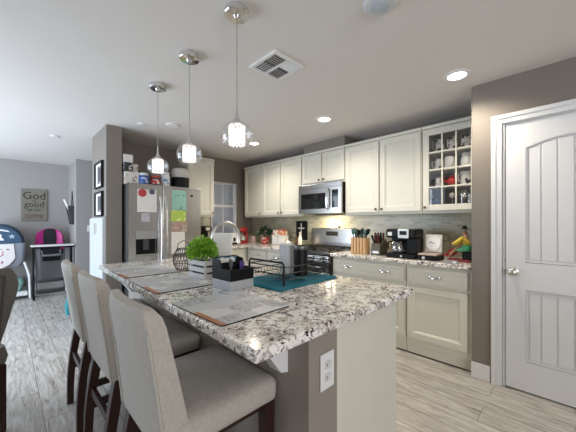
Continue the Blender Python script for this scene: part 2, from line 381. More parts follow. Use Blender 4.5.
# pendants
CRYS = mat('crystal_glow', (.75, .75, .75), .15, emit=(1, .93, .86), es=.42)
PG = glass_mat('pendant_glass', amt=.04, edge=.42)
PL = ['near clear glass globe pendant over the island, lowest and largest in view', 'middle clear glass globe pendant of the three over the island', 'farthest clear glass globe pendant, hanging in front of the fridge top']
def pendant():
    t = thing('pendant_lamp', PL[0], 'pendant light', (.872, 1.262, ZC), 0, 'glass globe pendants over the island')
    M().lathe([(.062, 0), (.062, -.004), (.066, -.008), (.066, -.03), (.062, -.034), (.02, -.036), (.012, -.05), (.001, -.05)], seg=32).build('canopy', CHROME, t, smooth=True)
    M().cyl((0, 0, -.05), (0, 0, -.555), .0022, seg=8).build('cord', mat('silver_cord', (.35, .33, .31), .4, .6), t)
    M().lathe([(.003, -.50), (.005, -.51), (.006, -.545), (.010, -.57), (.018, -.588), (.030, -.60), (.030, -.606), (.001, -.606)], seg=20).build('socket_cap', CHROME, t, smooth=True)
    g = M(); pr = []
    for i in range(17):
        a = math.radians(68) - math.radians(68+62)*i/16; pr.append((.083*math.cos(a), -.67+.078*math.sin(a)))
    g.lathe(pr, seg=36, cap=False); g.build('glass_globe', PG, t, smooth=True)
    c = M(); rows = 9
    for r_ in range(rows):
        z = -.622-r_*.0115
        for k in range(13):
            a = 2*PI*(k+.5*(r_ % 2))/13
            c.sphere((.040*math.cos(a), .040*math.sin(a), z), .0064, seg=6, rings=4)
    c.build('crystal_shade', CRYS, t)
    c = M()
    for z in (-.612,):
        c.tube([(.041*math.cos(2*PI*k/24), .041*math.sin(2*PI*k/24), z) for k in range(24)], .002, 6, True)
    for k in range(3): a = 2*PI*k/3; c.cyl((.02*math.cos(a), .02*math.sin(a), -.604), (.041*math.cos(a), .041*math.sin(a), -.612), .0015, seg=5)
    c.build('shade_ring', CHROME, t)
    l = bpy.data.lights.new('pendant_bulb', 'POINT'); l.energy = .5; l.color = (1, .9, .78); l.shadow_soft_size = .03
    o = bpy.data.objects.new('pendant_bulb', l); COL.objects.link(o); o.parent = t; o.location = (0, 0, -.67)
    return t
p0 = pendant()
for i, y in enumerate((1.828, 2.405)):
    c = copy_tree(p0); c.location = (.880+.008*i, y, ZC); c['label'] = PL[i+1]

# ================================================================== CABINETS
RW = -PI/2      # rotation for units on the right wall (front faces -X, local x runs towards the camera)
def panel_front(x0, x1, z0, z1, y, th=.02, rail=.055, dep=.013):
    m = M(); bm = m.bm
    def rect(i, yy): return [bm.verts.new(p) for p in ((x0+i, yy, z0+i), (x1-i, yy, z0+i), (x1-i, yy, z1-i), (x0+i, yy, z1-i))]
    R = [rect(0, y), rect(.002, y-th), rect(rail, y-th), rect(rail+.006, y-th+dep*.4), rect(rail+.010, y-th+dep*.4), rect(rail+.016, y-th+dep)]
    for a, b in zip(R, R[1:]):
        for k in range(4): bm.faces.new((a[k], a[(k+1) % 4], b[(k+1) % 4], b[k]))
    bm.faces.new(R[0][::-1]); bm.faces.new(R[-1])
    return m
def slab_front(x0, x1, z0, z1, y, th=.02):
    return panel_front(x0, x1, z0, z1, y, th, .026, .004)
def knob(p, x, z, y):
    M().lathe([(.007, 0), (.005, .012), (.013, .018), (.014, .024), (.008, .029), (.001, .030)], (x, y, z), 14, 'y').build('knob', mat('dark_bronze_knob', (.12, .09, .07), .35, .8), p, smooth=True)
def cup_pull(p, x, z, y):
    m = M()
    for s_ in (-1, 1): m.lathe([(.012, 0), (.012, .004), (.005, .006)], (x+s_*.042, y, z), 12, 'y')
    m.tube([(x-.042, y-.004, z), (x-.036, y-.02, z-.002), (x-.018, y-.027, z-.004), (x, y-.028, z-.004), (x+.018, y-.027, z-.004), (x+.036, y-.02, z-.002), (x+.042, y-.004, z)], [.006, .007, .009, .010, .009, .007, .006], 8)
    m.build('handle', CHROME, p, smooth=True)
def upper(label, loc, rot, w, h, d, doors, knobs, glass=False):
    t = thing('upper_cabinet', label, 'cabinet', loc, rot, None)
    m = M()
    if glass:
        q = .018
        m.box(0, w, 0, .018, 0, .05); m.box(0, w, 0, .018, h-.06, h); m.box(0, .03, 0, .018, .05, h-.06); m.box(w-.03, w, 0, .018, .05, h-.06)
        m.box(0, q, .018, d, 0, h); m.box(w-q, w, .018, d, 0, h); m.box(q, w-q, .018, d, 0, q+.025); m.box(q, w-q, .018, d, h-q, h)
    else: m.box(0, w, 0, d, 0, h)
    m.box(-.0, w+.0, -.026, 0, h-.022, h+.008)           # small crown strip
    m.box(0, w, -.0, .018, -.018, 0)                       # light rail
    m.build('carcass', CREAM, t, bevel=.002)
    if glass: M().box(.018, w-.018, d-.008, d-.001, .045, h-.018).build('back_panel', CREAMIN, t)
    n = doors; dw = w/n
    for k in range(n):
        a, b = k*dw+.009, (k+1)*dw-.009
        if glass:
            z0, z1 = .012, h-.034; r = .058
            g = M(); g.box(a, a+r, -.02, 0, z0, z1); g.box(b-r, b, -.02, 0, z0, z1); g.box(a+r, b-r, -.02, 0, z0, z0+r); g.box(a+r, b-r, -.02, 0, z1-r, z1)
            iw = (b-a-2*r); ih = (z1-z0-2*r)
            for c_ in (1, 2): g.box(a+r+iw*c_/3-.007, a+r+iw*c_/3+.007, -.018, -.004, z0+r, z1-r)
            for r_ in (1, 2, 3): g.box(a+r, b-r, -.0185, -.0035, z0+r+ih*r_/4-.007, z0+r+ih*r_/4+.007)
            d_ = g.build('door', CREAM, t, bevel=.002)
            M().box(a+r, b-r, -.003, -.0015, z0+r, z1-r).build('pane', PANE, d_)
        else:
            d_ = panel_front(a, b, .012, h-.034, 0).build('door', CREAM, t)
        kx = a+.028 if knobs[k] == 'l' else b-.028
        knob(d_, kx, .045, -.02)
    return t
UZ, UH, UD = 1.385, .865, .30
UX = 3.075
upper('cream two-door wall cabinet right of the microwave', (UX, 2.055, UZ), RW, .935, UH, UD, 2, 'rl')
gcab = upper('glass-front wall cabinet with a grid of twelve panes full of mugs', (UX, 1.115, UZ), RW, .503, UH, UD, 1, 'l', True)
upper('short cream cabinet over the microwave', (UX, 2.795, 1.816), RW, .735, .434, UD, 2, 'rl')
upper('cream two-door wall cabinet directly left of the microwave', (UX, 3.70, UZ), RW, .90, UH, UD, 2, 'rl')
upper('narrow cream wall cabinet in the far corner beside the window', (UX, 4.19, UZ), RW, .485, UH, UD, 1, 'r')
upper('cream wall cabinet between the fridge and the window', (1.925, 4.06, UZ), 0, .44, UH+.02, .316, 1, 'r')
# glass shelves in the mug cabinet (cabinet's own part)
m = M()
gz = [.012+.058+(UH-.034-.012-.116)*k/4 for k in (1, 2, 3)]
for z in gz: m.box(.02, .483, .025, UD-.012, z-.006, z+.006)
m.build('shelf', CREAM, gcab)

def base(label, loc, rot, w, layout, d=.57, h=.874, pulls=2):
    t = thing('base_cabinet', label, 'cabinet', loc, rot)
    m = M(); m.box(0, w, 0, d, .10, h); m.box(0, w, .012, d, .012, .10); m.build('carcass', CREAM, t, bevel=.002)
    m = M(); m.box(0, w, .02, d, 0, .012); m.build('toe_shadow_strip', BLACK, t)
    for (kind, a, b, z0, z1) in layout:
        if kind == 'drawer':
            o = slab_front(a, b, z0, z1, 0).build('drawer', CREAM, t)
            ks = [(a+b)/2] if (b-a) < .6 else [a+(b-a)*.24, a+(b-a)*.76]
            for x in ks: cup_pull(o, x, (z0+z1)/2, -.02)
        else:
            panel_front(a, b, z0, z1, 0).build('door', CREAM, t)
    return t
base('cream base cabinet with one drawer beside the pantry wall', (2.80, 1.165, 0), RW, .555, [('drawer', .012, .525, .695, .845), ('door', .012, .525, .165, .665)])
base('wide cream base cabinet with two-pull drawer right of the range', (2.80, 2.05, 0), RW, .88, [('drawer', .012, .868, .695, .845), ('door', .012, .436, .165, .665), ('door', .444, .868, .165, .665)])
base('cream base cabinet with two drawers left of the range', (2.80, 3.755, 0), RW, .925, [('drawer', .105, .495, .695, .845), ('drawer', .515, .905, .695, .845), ('door', .105, .495, .165, .665), ('door', .515, .905, .165, .665)])
base('cream base cabinet below the kitchen window', (1.95, 3.76, 0), 0, .845, [('drawer', .02, .39, .695, .845), ('drawer', .41, .78, .695, .845), ('door', .02, .39, .125, .665), ('door', .41, .78, .125, .665)], d=.60)

def worktop(name, label, poly, z0=.876, z1=.914):
    m = M(); m.prism(poly, 'z', z0, z1); o = m.build(name, GRAN, bevel=.008, seg=3); return tag(o, label, 'worktop')
worktop('granite_worktop', 'speckled granite worktop on the wall cabinets right of the range', [(2.735, .608), (3.37, .608), (3.37, 2.052), (2.735, 2.052)])
worktop('granite_worktop', 'L-shaped speckled granite worktop in the far corner under the window', [(1.945, 3.71), (2.735, 3.71), (2.735, 2.828), (3.37, 2.828), (3.37, 4.37), (1.945, 4.37)])

# ================================================================== ISLAND
IX0, IX1, IY0, IY1 = .49, 1.60, .62, 2.86
SX0, SX1, SY0, SY1 = 1.22, 1.45, 1.74, 2.16     # sink cut-out
m = M(); bm = m.bm
xs = [IX0, SX0, SX1, IX1]; ys = [IY0, SY0, SY1, IY1]
V = {(i, j, k): bm.verts.new((xs[i]+(.075*(ys[j]-IY0)/(IY1-IY0) if i == 0 else 0), ys[j], (.876, .914)[k])) for i in range(4) for j in range(4) for k in range(2)}
for i in range(3):
    for j in range(3):
        if (i, j) == (1, 1): continue
        bm.faces.new([V[a] for a in ((i,j,1),(i+1,j,1),(i+1,j+1,1),(i,j+1,1))]); bm.faces.new([V[a] for a in ((i,j,0),(i,j+1,0),(i+1,j+1,0),(i+1,j,0))])
for i in range(3):
    bm.faces.new([V[a] for a in ((i,0,0),(i+1,0,0),(i+1,0,1),(i,0,1))]); bm.faces.new([V[a] for a in ((i,3,0),(i,3,1),(i+1,3,1),(i+1,3,0))])
    bm.faces.new([V[a] for a in ((0,i,0),(0,i,1),(0,i+1,1),(0,i+1,0))]); bm.faces.new([V[a] for a in ((3,i,0),(3,i+1,0),(3,i+1,1),(3,i,1))])
for a, b in (((1,1),(2,1)), ((2,1),(2,2)), ((2,2),(1,2)), ((1,2),(1,1))):
    bm.faces.new([V[(a[0],a[1],0)], V[(a[0],a[1],1)], V[(b[0],b[1],1)], V[(b[0],b[1],0)]])
tag(m.build('island_worktop', GRAN, bevel=.009, seg=3), 'large speckled granite slab on top of the kitchen island', 'worktop')
isl = thing('kitchen_island', 'kitchen island base with taupe knee wall and cream end panel', 'island', (0, 0, 0))
M().box(.781, .955, .68, 2.80, 0, .875).build('knee_wall', mat('island_taupe', (.27, .235, .205), .6, var=.04, scale=8, bump=.5, bscale=90), isl)
M().box(.956, 1.50, .68, .70, 0, .875).build('end_panel', CREAM, isl, bevel=.002)
M().box(.956, 1.50, 2.78, 2.80, 0, .875).build('end_panel', CREAM, isl, bevel=.002)
m = M(); m.box(1.48, 1.50, .701, 2.779, .0, .875); m.build('cabinet_face', CREAM, isl)
for k in range(4):
    y0 = .72+k*.515; mm = panel_front(0, .50, .11, .85, 0); mm.build('door', CREAM, isl, loc=(1.50, y0, 0), rot=PI/2)
for y in (.785, 1.33, 1.95, 2.60):
    m = M(); m.prism([(.781, .875), (.63, .875), (.63, .85), (.745, .70), (.781, .69)], 'y', y, y+.065); m.build('corbel', TRIMW, isl, bevel=.003)
o = M().box(.776, .781, .70, 2.80, 0, .10).build('kick_board', TRIMW, isl)
# outlet on end
t = thing('wall_outlet', 'white electrical outlet on the taupe end of the island', 'outlet', (.885, .679, .70))
m = M(); m.box(-.042, .042, -.006, 0, -.07, .07); m.build('plate', WHITEP, t, bevel=.003)
for z in (-.024, .024):
    o = M().prism([(-.016, z-.014), (.016, z-.014), (.019, z), (.016, z+.014), (-.016, z+.014), (-.019, z)], 'y', -.0085, -.006).build('socket', mat('socket_white', (.6, .6, .6), .4), t)
    M().box(-.008, -.005, -.009, -.0082, z-.006, z+.006).build('slot', BLACK, o)
# sink + faucet
t = thing('island_sink', 'steel sink set into the granite island behind the dish rack', 'sink', (SX0, SY0, .915))
m = M(); L_, W_ = SX1-SX0, SY1-SY0
m.loft([rrect(L_/2, W_/2, L_/2-.003, W_/2-.003, .03, 0), rrect(L_/2, W_/2, L_/2-.006, W_/2-.006, .03, -.16), rrect(L_/2, W_/2, L_/2-.03, W_/2-.03, .02, -.175)], cap=False)
m.bm.faces.new([v for v in m.bm.verts][-20:])
m.build('basin', STEEL, t, smooth=True)
t = thing('sink_faucet', 'tall arched steel gooseneck faucet on the island', 'faucet', (1.165, 2.02, .914))
M().lathe([(.028, 0), (.028, .008), (.018, .014), (.016, .05), (.002, .05)], seg=20).build('base', NICKEL, t, smooth=True)
pts = [(0, 0, .04), (0, 0, .14), (0, 0, .24)]
for i in range(1, 13): a = PI-PI*i/12*1.0; pts.append((.125+.125*math.cos(a), 0, .235+.125*math.sin(a)))
pts.append((.251, 0, .215))
M().tube(pts, .013, 12).build('spout', NICKEL, t, smooth=True)
M().cyl((.251, 0, .22), (.252, 0, .185), .014, .017, 14).build('spray_head', NICKEL, t, smooth=True)
m = M(); m.cyl((0, 0, .065), (0, -.05, .085), .007, .005); m.build('lever', NICKEL, t, smooth=True)

# ================================================================== BAR STOOLS
SL = ['grey linen bar stool nearest the camera, at the near corner of the island', 'grey linen bar stool in the middle of the three along the island', 'grey linen bar stool farthest along the island, nearest the pillar']
def stool():
    t = thing('bar_stool', SL[0], 'bar stool', (.56, 1.06, 0), 0, 'upholstered bar stools along the island')
    # seat
    m = M(); cx = .004; S = []
    for z, g in ((.575, .012), (.58, .002), (.60, 0), (.635, 0), (.652, .008), (.662, .026), (.668, .07)):
        S.append(rrect(cx, 0, .213-g, .23-g, .035, z, 5))
    m.loft(S); m.build('seat', LINEN, t, smooth=True, angle=60)
    # backrest: rear face leans backwards as it rises
    m = M(); S = []
    zs = [.555, .60, .66, .74, .82, .90, .955, .99, 1.008, 1.018]
    for z in zs:
        q = (z-.555)/.463
        xr = -.228-.048*q-.010*q*q; th = .098-.036*q
        hw = .222-.022*q
        g = 0
        if z > .95: e = (z-.95)/.07; g = .030*e**2.6
        tg = max(0, (z-.985)/.033); th2 = th-.030*tg
        xr2 = xr+.012*tg
        ring = []
        n = 8
        bow = .022*q
        for k in range(n+1):                                        # rear side, from -y to +y
            y = -hw+g+(2*(hw-g))*k/n; ring.append((xr2-bow*(1-(y/hw)**2)+.006*(abs(y)/hw)**6, y, z))
        for k in range(n+1):
            y = hw-g-(2*(hw-g))*k/n; ring.append((xr2+th2-bow*(1-(y/hw)**2)-.008*(abs(y)/hw)**6, y, z))
        S.append(ring)
    m.loft(S); b = m.build('backrest', LINEN, t, smooth=True, angle=50)
    # piping along the rear edge
    for s_ in (-1, 1):
        pts = []
        for z in zs[:-3]:
            q = (z-.555)/.463; g = .030*max(0, (z-.95)/.07)**2.6
            pts.append((-.228-.048*q-.010*q*q+.004, s_*(.222-.022*q-g-.001), z))
        M().tube(pts, .0055, 6).build('piping', PIPING, b, smooth=True)
    def leg(x0, x1, y0, y1, z1, w0=.024, w1=.018):
        m = M(); S = []
        for k in range(6):
            f = k/5; z = z1*f; curve = -.018*math.sin(PI*f) if x0 < 0 else 0
            x = x0+(x1-x0)*f-curve*0; y = y0+(y1-y0)*f; h_ = w1+(w0-w1)*f
            S.append([(x+curve-h_, y-h_, z), (x+curve+h_, y-h_, z), (x+curve+h_, y+h_, z), (x+curve-h_, y+h_, z)])
        m.loft(S); m.build('leg', ESPR, t, bevel=.003)
    for s_ in (-1, 1):
        leg(.178, .178, s_*.195, s_*.195, .575); leg(-.235, -.180, s_*.20, s_*.195, .575)
    for s_ in (-1, 1):
        M().box(-.21, .165, s_*.197-.011, s_*.197+.011, .245, .285).build('stretcher', ESPR, t, bevel=.002)
    M().box(-.225, -.203, -.185, .185, .33, .37).build('stretcher', ESPR, t, bevel=.002)
    fr = M().box(.165, .191, -.18, .18, .17, .21).build('footrest', ESPR, t, bevel=.002)
    M().box(.163, .193, -.17, .17, .2105, .2135).build('kick_plate', NICKEL, fr)
    M().box(-.19, .185, -.19, .19, .535, .575).build('seat_rail', ESPR, t)
    return t
s0 = stool()
for i, (x, y, r) in enumerate(((.56, 1.69, .01), (.56, 2.31, -.01))):
    c = copy_tree(s0); c.location = (x, y, 0); c.rotation_euler.z = r; c['label'] = SL[i+1]

# ================================================================== FRIDGE
t = thing('refrigerator', 'stainless side-by-side fridge with papers on its doors', 'fridge', (1.005, 3.60, 0))
FW, FH = .895, 1.735
M().box(0, FW, .075, .75, .02, FH-.005).build('body', STEELD, t, bevel=.004)
sp = .385
d1 = M(); 
# left (freezer) door with dispenser opening : x .075-.29 , z .87-1.20
a0, a1, b0, b1 = .075, .315, .88, 1.185
for (x0, x1, z0, z1) in ((0, a0, .09, FH), (a1, sp-.004, .09, FH), (a0, a1, .09, b0), (a0, a1, b1, FH)): d1.box(x0, x1, 0, .068, z0, z1)
d1.box(a0, a1, .055, .068, b0, b1)
d1o = d1.build('door', STEEL, t)
M().box(sp+.004, FW, 0, .068, .09, FH).build('door', STEEL, t, bevel=.006)
disp = M().box(a0+.002, a1-.002, -.003, .05, b0+.20, b1-.002).build('dispenser_panel', mat('dispenser_grey', (.42, .42, .42), .35, .4), d1o)
M().box(a0+.004, a1-.004, .045, .054, b0+.004, b0+.20).build('dispenser_recess', BLACK, d1o)
m = M(); m.box(a0+.085, a0+.15, .015, .045, b0+.07, b0+.20); m.build('dispenser_paddle', mat('paddle_grey', (.06, .06, .06), .4), d1o)
M().box(a0+.004, a1-.004, .0, .054, b0+.004, b0+.018).build('drip_tray', NICKEL, d1o)
for x in (sp-.030, sp+.030):
    m = M(); pts = []
    for k in range(13):
        f = k/12; z = .62+.98*f; pts.append((x, -.018-.040*math.sin(PI*f)**.6 if 0 < f < 1 else -.0, z))
    m.tube(pts, .014, 10); m.build('door_handle', CHROME, t, smooth=True)
M().box(.005, FW-.005, .02, .075, .02, .085).build('kick_grille', BLACK, t)
FY = 3.60
def sheet(name, lab, cat, x0, x1, z0, z1, m_, y=FY-.0015, grp=None):
    return tag(M().box(0, x1-x0, -.001, .001, 0, z1-z0).build(name, m_, loc=(x0, y, z0)), lab, cat, grp)
sheet('paper_sheet', 'blank white sheet on the left fridge door under a red round magnet', 'paper', 1.095, 1.315, 1.40, 1.67, PAPER)
sheet('paper_note', 'small square note below the white sheet on the left fridge door', 'paper', 1.14, 1.235, 1.285, 1.385, mat_print('note_print', (.55, .55, .6), (.35, .35, .42), 60, .55, stretch=(1, 1, 3)))
sheet('paper_sheet', 'pale aqua sheet high on the right fridge door', 'paper', 1.50, 1.69, 1.44, 1.69, mat_print('aqua_print', (.30, .55, .47), (.16, .30, .27), 14, .64))
sheet('paper_sheet', 'lime green note below the aqua sheet on the right fridge door', 'paper', 1.49, 1.685, 1.29, 1.43, mat_print('lime_print', (.42, .58, .10), (.7, .75, .3), 18, .6))
sheet('photo_sheet', 'strip of small colour photos on the right fridge door', 'photo', 1.495, 1.70, 1.16, 1.285, mat_print('photo_print', (.5, .42, .35), (.10, .10, .14), 34, .5, extra=(.6, .3, .2)))
sheet('paper_sheet', 'long white sheet lowest on the right fridge door', 'paper', 1.495, 1.67, .88, 1.155, PAPER)
def magnet(x, z, r, m_, lab):
    tag(M().lathe([(r, 0), (r, .006), (r*.7, .008), (.001, .008)], (0, 0, 0), 20, 'y').build('fridge_magnet', m_, loc=(x, FY-.0028, z), smooth=True), lab, 'magnet')
magnet(1.15, 1.625, .046, mat('magnet_red', (.55, .05, .07), .4), 'red round magnet on the left fridge door')
magnet(1.258, 1.645, .032, mat('magnet_navy', (.08, .10, .16), .4), 'dark blue round magnet on the left fridge door')
magnet(1.765, 1.63, .014, BLACK, 'small dark magnet at the top right of the right fridge door')
# on the fridge
FT = FH+.001
def carton(lab, x, y, z, w, d, h, m_, rot=0, name='cardboard_box', cat='box'):
    return tag(M().box(-w/2, w/2, -d/2, d/2, 0, h).build(name, m_, bevel=.002, loc=(x, y, z), rot=rot), lab, cat)
carton('white printed box on the fridge top, lowest of the stack by the pillar', 1.075, 3.83, FT, .15, .22, .145, mat_print('box_print', (.72, .70, .66), (.35, .2, .16), 22, .62))
carton('black box with a pale print stacked above the printed box on the fridge', 1.045, 3.83, FT+.146, .095, .18, .11, mat_print('black_print', (.03, .03, .03), (.5, .5, .48), 26, .6))
carton('small white and brown box beside the black box on the fridge stack', 1.125, 3.83, FT+.146, .055, .15, .10, mat_print('tan_print', (.62, .58, .52), (.22, .18, .15), 30, .6))
carton('plain white box topmost on the stack over the fridge', 1.045, 3.84, FT+.257, .10, .17, .095, PAPER)
def tub(x, y, label, body, lidm, band, h=.15, r=.052):
    t = thing('supplement_tub', label, 'tub', (x, y, FT))
    m = M(); m.lathe([(r*.94, 0), (r, .006), (r, h*.72), (r*.9, h*.8)], seg=20); m.build('tub_body', body, t, smooth=True)
    m = M(); m.lathe([(r*.93, h*.80), (r*.95, h*.81), (r*.95, h*.97), (r*.88, h), (.001, h)], seg=20); m.build('lid', lidm, t, smooth=True)
    m = M(); m.lathe([(r*1.008, h*.18), (r*1.008, h*.62)], seg=20, cap=False); m.build('label_band', band, t, smooth=True)
    return t
tub(1.21, 3.74, 'blue tub with white lid on the fridge', mat('tub_blue', (.04, .10, .34), .4), WHITEP, mat_print('blue_label', (.05, .15, .5), (.6, .65, .7), 24, .58), .145, .057)
tub(1.345, 3.73, 'red and dark tub between the blue tub and the pale bottle on the fridge', mat('tub_dark', (.05, .02, .03), .4), mat('tub_lid_red', (.5, .06, .06), .4), mat_print('red_label', (.55, .05, .06), (.75, .7, .68), 24, .56), .125, .055)
tub(1.475, 3.74, 'pale blue and white plastic bottle on the fridge beside the large pot', WHITEP, mat('bottle_lid', (.55, .6, .66), .4), mat_print('pale_label', (.65, .72, .78), (.15, .25, .5), 24, .58), .19, .052)
t = thing('slow_cooker', 'black and silver round pot with pale lid on the fridge top', 'pot', (1.70, 3.80, FT)); t.scale = (.98, .98, 1.12)
M().lathe([(.10, 0), (.115, .01), (.118, .12), (.115, .13)], seg=28).build('pot_body', BLACK, t, smooth=True)
M().lathe([(.118, .131), (.120, .136), (.118, .20), (.10, .235), (.05, .25), (.001, .252)], seg=28).build('lid', mat('pale_lid', (.50, .48, .44), .4), t, smooth=True)

# ================================================================== RANGE + MICROWAVE
t = thing('gas_range', 'stainless gas range with black oven door between the worktops', 'range', (2.735, 2.822, 0), RW)
RWd = .762
M().box(0, RWd, .03, .60, .03, .89).build('body', STEELD, t)
M().box(-.0, RWd, -.0, .56, .89, .916).build('cooktop', mat('cooktop_black', (.03, .03, .032), .25), t, bevel=.004)
m = M()
for x0 in (.03, .27, .51):
    x1 = x0+.222
    for y in (.04, .28, .50): m.box(x0, x1, y, y+.014, .94, .954)
    for x in (x0, (x0+x1)/2-.007, x1-.014): m.box(x, x+.014, .04, .514, .94, .954)
    for x in (x0, x1-.014):
        for y in (.04, .50): m.box(x, x+.014, y, y+.014, .917, .94)
m.build('grate', BLACKM, t)
m = M()
for x in (.14, .38, .62):
    for y in (.15, .40): m.lathe([(.045, 0), (.045, .008), (.03, .014), (.001, .014)], (x, y, .9165), 18)
m.build('burner', BLACK, t, smooth=True)
m = M(); m.prism([(.56, .89), (.60, .89), (.60, 1.19), (.588, 1.20), (.575, 1.19), (.56, 1.0)], 'x', 0, RWd); bg = m.build('backguard', STEEL, t, bevel=.004)
m = M(); mx = Matrix.Translation((RWd/2, .566, 1.12)) @ Matrix.Rotation(-.09, 4, 'X'); m.box(-.10, .10, -.004, .004, -.03, .03, mx=mx); m.build('display', BLACKG, bg)
M().box(.0, RWd, -.02, .03, .80, .889).build('control_panel', STEEL, t, bevel=.004)
for k in range(5):
    M().lathe([(.024, 0), (.022, .022), (.014, .026), (.001, .026)], (.09+k*.145, -.02, .845), 16, 'y').build('control_knob', NICKEL, t, smooth=True)
od = M().box(.005, RWd-.005, -.02, .028, .24, .79).build('oven_door', BLACKG, t, bevel=.005)
m = M(); m.cyl((.05, -.06, .74), (RWd-.05, -.06, .74), .012); m.cyl((.07, -.06, .74), (.07, -.018, .74), .009); m.cyl((RWd-.07, -.06, .74), (RWd-.07, -.018, .74), .009); m.build('oven_handle', STEEL, od, smooth=True)
M().box(.005, RWd-.005, -.01, .028, .04, .23).build('warming_drawer', STEEL, t, bevel=.005)
carton('small white box standing on the wall ledge of the range backguard', 3.345, 2.42, 1.201, .03, .14, .03, PAPER)

t = thing('microwave', 'stainless over-the-range microwave under the short cabinet', 'microwave', (2.985, 2.79, 1.40), RW)
MW, MH = .726, .395
M().box(0, MW, .03, .385, 0, MH).build('body', BLACK, t)
M().box(0, MW, 0, .03, MH-.055, MH).build('vent_grille', STEEL, t, bevel=.003)
f = M(); wx0, wx1, wz0, wz1 = .045, .50, .06, .27
for (a, b, c_, d) in ((0, wx0, 0, MH-.057), (wx1, .565, 0, MH-.057), (wx0, wx1, 0, wz0), (wx0, wx1, wz1, MH-.057)): f.box(a, b, 0, .03, c_, d)
fo = f.build('door', STEEL, t)
M().box(wx0, wx1, .006, .012, wz0, wz1).build('window', BLACKG, fo)
pts = [(.525, -.002, .05), (.525, -.03, .075), (.525, -.042, .16), (.525, -.042, .22), (.525, -.03, .30), (.525, -.002, .325)]
M().tube(pts, .013, 10).build('handle', CHROME, fo, smooth=True)
cp = M().box(.568, MW, 0, .03, 0, MH-.057).build('control_panel', STEEL, t)
M().box(.585, MW-.045, -.002, 0, .07, .30).build('keypad', BLACKG, cp)
l = area('cooktop_lamp', (3.15, 2.43, 1.392), (0, 0, 0), .10, .25, 7, (1, .84, .58)); 

# ================================================================== WINDOW/BACK COUNTER OBJECTS
CT = .915
def mug(name, lab, x, y, z, r, h, m_, hm=None, ang=0, grp=None, cat='mug'):
    t = thing(name, lab, cat, (x, y, z), ang, grp)
    m = M(); m.lathe([(r*.86, 0), (r, .01), (r, h), (r-.004, h), (r-.005, .008), (.001, .008)], seg=18); m.build('cup', m_, t, smooth=True)
    if hm is not False:
        m = M(); m.tube([(r-.003, 0, h*.8), (r+.018, 0, h*.82), (r+.028, 0, h*.55), (r+.016, 0, h*.28), (r-.003, 0, h*.25)], .005, 6); m.build('handle', hm or m_, t, smooth=True)
    return t
RED = mat('red_enamel', (.42, .02, .03), .25, coat=.4)
# red stand mixer in the corner
t = thing('stand_mixer', 'red stand mixer on the corner worktop right of the faucet arch', 'mixer', (2.97, 4.08, CT), math.radians(-60))
M().box(-.05, .05, -.11, .10, 0, .035).build('base', RED, t, bevel=.012)
M().box(-.038, .038, .04, .10, .0355, .20).build('column', RED, t, bevel=.012)
m = M(); m.sphere((0, -.01, .235), .14, .38, 1.0, .36, 18, 10); m.build('motor_head', RED, t, smooth=True)
M().lathe([(.03, .036), (.055, .06), (.062, .13), (.059, .13), (.052, .065), (.001, .045)], (0, -.055, 0), 20).build('bowl', CHROME, t, smooth=True)
mug('mug', 'pale pink mug beside the red stand mixer', 3.13, 4.02, CT, .045, .12, mat('pink_glaze', (.62, .45, .45), .3), ang=2)
# toaster seen through the faucet arch
t = thing('toaster', 'white and black toaster under the kitchen window', 'toaster', (2.68, 4.10, CT), 0)
M().box(-.12, .12, -.08, .08, 0, .02).build('base', BLACK, t, bevel=.004)
M().box(-.115, .115, -.075, .075, .0205, .19).build('shell', WHITEP, t, bevel=.02)
m = M(); m.box(-.09, .09, -.05, -.02, .188, .192); m.box(-.09, .09, .02, .05, .188, .192); m.build('slot', BLACK, t)
m = M(); m.box(-.03, .0, -.080, -.0755, .04, .15); m.box(.03, .07, -.080, -.0755, .05, .11); m.build('control_strip', BLACK, t)
# red pot plant
t = thing('potted_plant', 'dark leafy plant in a red patterned pot by the white canisters', 'plant', (3.14, 3.72, CT))
M().lathe([(.05, 0), (.065, .02), (.075, .10), (.078, .12), (.07, .12), (.065, .10), (.001, .1)], seg=20).build('pot', mat_print('red_pot', (.45, .03, .03), (.7, .6, .55), 26, .56, .3), t, smooth=True)
def leaves(name, n, rad, c, size, m_, parent, flat=.8, seed=1, droop=.3):
    rnd = random.Random(seed); m = M()
    for _ in range(n):
        th = rnd.uniform(0, 2*PI); ph = math.acos(rnd.uniform(-.35, 1)); rr = rad*rnd.uniform(.35, 1)
        p = Vector((c[0]+rr*math.sin(ph)*math.cos(th), c[1]+rr*math.sin(ph)*math.sin(th), c[2]+rr*math.cos(ph)*flat))
        out = Vector((math.sin(ph)*math.cos(th), math.sin(ph)*math.sin(th), math.cos(ph)*.7+rnd.uniform(-droop, droop))).normalized()
        side = out.cross(Vector((rnd.uniform(-1, 1), rnd.uniform(-1, 1), rnd.uniform(.2, 1)))).normalized(); nn = out.cross(side)
        s_ = size*rnd.uniform(.7, 1.3)
        v = [m.bm.verts.new(q) for q in (p, p+out*s_*.5+side*s_*.42+nn*s_*.06, p+out*s_*1.05-nn*s_*.05, p+out*s_*.5-side*s_*.42+nn*s_*.06, p+out*s_*.5-nn*.02*s_)]
        m.bm.faces.new((v[0], v[1], v[4])); m.bm.faces.new((v[1], v[2], v[4])); m.bm.faces.new((v[2], v[3], v[4])); m.bm.faces.new((v[3], v[0], v[4]))
    o = m.build(name, m_, parent); return o
DKG = mat('dark_leaf', (.02, .055, .03), .5, var=.5, scale=30)
m = M()
for k in range(6): a = k*1.05; m.cyl((0, 0, .10), (.05*math.cos(a), .05*math.sin(a), .2), .003, seg=5)
m.build('stem', DKG, t)
leaves('foliage', 110, .10, (0, 0, .19), .055, DKG, t, .9, 3)
